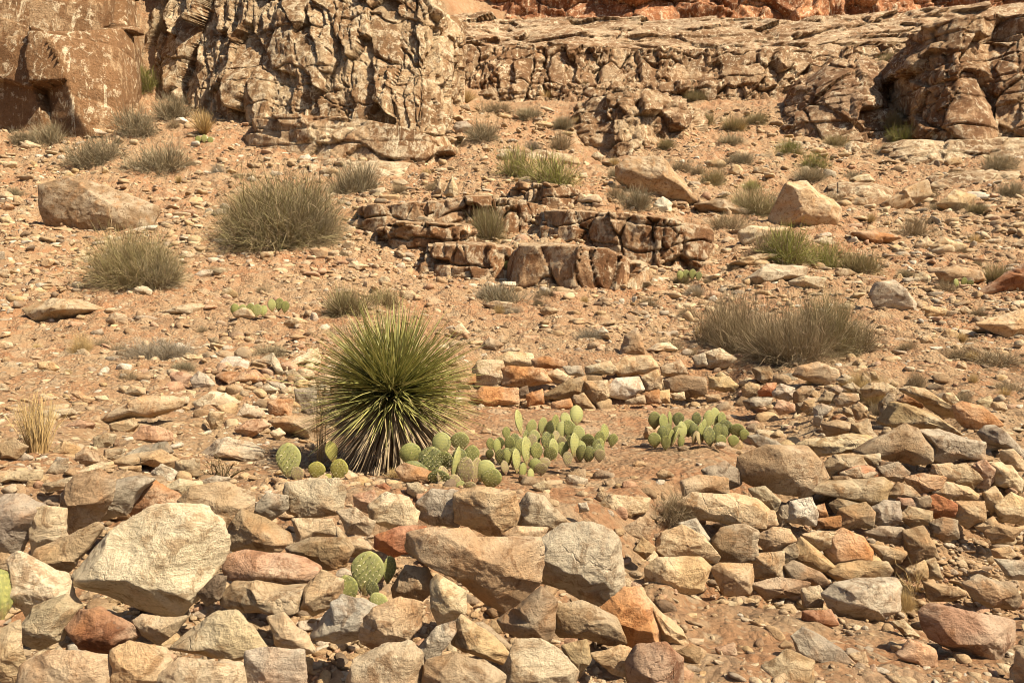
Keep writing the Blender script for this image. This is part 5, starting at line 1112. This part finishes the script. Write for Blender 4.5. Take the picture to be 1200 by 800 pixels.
cactus('widest prickly pear patch of many small pads in the middle of the enclosure', (640, 562, 75, .75), K3, 3)
K4 = [(767,492,16,22,1,-3,'l'),(780,497,12,24,1,0,'g'),(786,492,8,20,1,2,'g'),(794,492,14,18,1,4,'d'),(800,505,12,22,1,0,'l'),(807,502,18,20,1,2,'g'),(815,492,12,18,1,5,'d'),(823,507,12,22,1,-4,'g'),(828,493,16,26,1,0,'l'),(838,490,14,24,1,4,'l'),(846,493,12,20,1,8,'g'),(850,503,18,22,1,0,'d'),(862,505,18,18,1,8,'g'),(870,510,12,14,1,14,'g'),(768,516,16,18,1,-6,'g'),(780,519,12,18,1,0,'g'),(788,512,9,24,1,2,'l'),(797,518,10,16,1,4,'g'),(844,517,14,16,1,0,'g'),(858,517,14,14,1,10,'g'),(833,510,9,22,1,3,'l'),(775,508,14,18,-1,6,'d'),(812,513,10,18,1,0,'b'),(821,500,10,20,1,0,'l')]
cactus('prickly pear row of larger pads on the right half of the enclosure floor', (818, 527, 40, .4), K4, 4)
cactus('small bright prickly pear growing among the foreground rubble', (432, 712, 60, .3), [(427,673,40,50,1,6,'l'),(454,668,14,32,1,4,'g'),(412,690,26,32,-1,-14,'g'),(432,708,26,16,1,50,'l'),(440,690,16,24,1,-10,'d')], 5, True)
cactus('green prickly pear pad cut off by the left edge beside the pale rubble', (6, 728, 40, .2), [(2,698,26,56,1,6,'g'),(-10,712,24,40,1,-6,'g')], 6, True)
cactus('small prickly pear row on the bare left slope above the rubble bank', (300, 375, 15, .3), [(277,364,12,16,1,-5,'g'),(284,365,11,16,1,3,'l'),(292,364,12,18,1,0,'g'),(300,364,12,16,1,4,'l'),(308,364,10,14,1,0,'g'),(319,358,10,15,1,-4,'l'),(326,357,11,16,1,4,'g'),(333,360,10,14,1,8,'g')], 7)
cactus('tiny prickly pear just above the round grey bush under the ledges', (590, 325, 12, .3), [(576,314,8,11,1,0,'g'),(582,312,8,12,1,2,'l'),(588,311,8,12,1,0,'g'),(594,312,8,12,1,2,'g'),(600,315,8,12,1,5,'d'),(605,317,7,11,1,8,'g')], 8)
cactus('tiny pale prickly pear on the brown ledge left of an olive bush', (545, 283, 10, .3), [(536,271,10,12,1,0,'l'),(543,277,9,11,1,0,'l'),(550,270,8,12,1,0,'g'),(556,271,8,12,1,4,'d')], 9)
cactus('tiny prickly pear below the long brown ledge on the right', (806, 332, 10, .3), [(797,323,9,12,1,0,'g'),(804,322,9,12,1,2,'g'),(811,322,9,13,1,4,'g'),(818,324,8,11,1,8,'d')], 10)
cactus('faint small prickly pear near the base of the upper left cliffs', (240, 172, 8, .3), [(232,164,7,9,1,0,'g'),(239,163,7,10,1,0,'l'),(246,165,7,9,1,3,'g')], 11)
cactus('small prickly pear on the right slope left of the dark red boulder', (1128, 340, 8, .3), [(1121,332,8,11,1,0,'g'),(1129,331,8,12,1,3,'g'),(1136,333,8,10,1,6,'d')], 12)

# ------------------------------------------------------------------ labels for everything that has none yet: look plus nearest landmark
LM = [(165,660,'the large flat pale boulder'),(318,669,'the smooth oval red stone'),(175,585,'the bright orange stone'),(460,460,'the yucca'),(555,670,'the long tan boulder'),(683,655,'the big grey topped boulder'),
 (918,551,'the broad smooth tan slab'),(848,598,'the long split stone'),(1013,705,'the grey green slab'),(1140,748,'the large pinkish block'),(1050,522,'the peaked brown boulder'),(1083,490,'the first tilted tan slab'),(997,642,'the rounded reddish wall stone'),
 (616,443,'the long bright orange stone'),(836,453,'the dark pitted block'),(683,465,'the large slanting stone of the back wall'),(733,430,'the white and tan back wall stones') ,(650,520,'the widest prickly pear patch'),(818,508,'the prickly pear row'),
 (425,685,'the small rubble prickly pear'),(272,440,'the rounded whitish stone'),(155,480,'the long smooth slanting slab'),(322,250,'the widest olive bush'),(161,305,'the olive bush on the left slope'),(115,240,'the big low grey boulder'),(418,208,'the round bush below the tall fractured cliff'),
 (625,200,'the bright green bushes'),(755,215,'the large leaning slab'),(950,248,'the big angular orange boulder'),(870,235,'the wide olive bush of the right slope'),(910,390,'the big dry bush'),(1048,352,'the lone pale topped boulder'),(1160,335,'the dark red slanting boulder'),
 (730,140,'the craggy tan outcrop'),(980,120,'the rounded brown outcrop'),(1120,100,'the stepped orange outcrop'),(740,285,'the long brown ledge'),(540,305,'the flat topped tan ledge'),(680,315,'the lowest brown ledge'),(500,255,'the highest blocky ledge'),(595,340,'the round grey bush under the ledges'),
 (340,545,'the large cactus pad by the yucca'),(533,545,'the woody prickly pear'),(965,305,'the bright bush on the right slope'),(80,70,'the smooth brown dome'),(330,90,'the tall fractured cliff'),(400,165,'the low ledge of large blocks'),(700,720,'the block with a dark left face'),(45,500,'the tall golden straw clump'),
 (270,695,'the large cream pointed stone'),(60,600,'the cream upright block'),(375,565,'the cream split block'),(300,375,'the small cactus row on the left slope'),(960,775,'the smooth tan hump'),(600,760,'the rounded brown shaded stone'),(880,518,'the small grey stone on the slab')]
LM = [l for l in LM if l[2] != 'the white and tan back wall stones']
def shape_word(asp, big, nm):
    if nm in ('shrub', 'grass_tuft'): return {0: 'small', 1: 'medium', 2: 'wide'}[0 if big < 26 else 1 if big < 56 else 2]
    return ('flat' if asp > 2 else 'squat' if asp > 1.45 else 'upright' if asp < .8 else 'blocky')
def direc(dx, dy):
    a = math.degrees(math.atan2(-dy, dx)) % 360
    return ['right of', 'above and right of', 'above', 'above and left of', 'left of', 'below and left of', 'below', 'below and right of'][int((a+22.5)//45) % 8]
NN = {'shrub': 'shrub', 'grass_tuft': 'grass tuft', 'rock': 'rock', 'boulder': 'boulder', 'slab': 'slab', 'wall_stone': 'wall stone'}
used = set(str(o.get('label')).lower() for o in sc.objects if o.get('label'))
ORD = ['', 'nearest ', 'second ', 'third ', 'fourth ', 'fifth ', 'sixth ', 'seventh ', 'eighth ']
pend = sorted(ALLR, key=lambda r: -r[3])
for rec in pend:
    o, cx, cy, big, cn, asp, nm = rec
    near = sorted(LM, key=lambda l: math.hypot(l[0]-cx, (l[1]-cy)*1.3))
    near = [l for l in near if math.hypot(l[0]-cx, l[1]-cy) > 9]
    sw = shape_word(asp, big, nm); szw = '' if nm in ('shrub', 'grass_tuft') else ('small ' if big < 22 else 'large ' if big > 60 else '')
    done = False
    for l in near[:6]:
        lab = f"{szw}{sw} {cn} {NN[nm]} {direc(cx-l[0], cy-l[1])} {l[2]}"
        if lab.lower() not in used: done = True; break
    if not done:
        for l in near[:4]:
            for m in near[:5]:
                if l is m: continue
                lab = f"{sw} {cn} {NN[nm]} {direc(cx-l[0], cy-l[1])} {l[2]}, towards {m[2]}"
                if lab.lower() not in used: done = True; break
            if done: break
    used.add(lab.lower()); o['label'] = ' '.join(lab.split()[:16])

_l = [o['label'].lower() for o in sc.objects if o.get('label')]; print('DUPES', len(_l)-len(set(_l)), 'LONG', sum(len(x.split()) > 15 for x in _l))
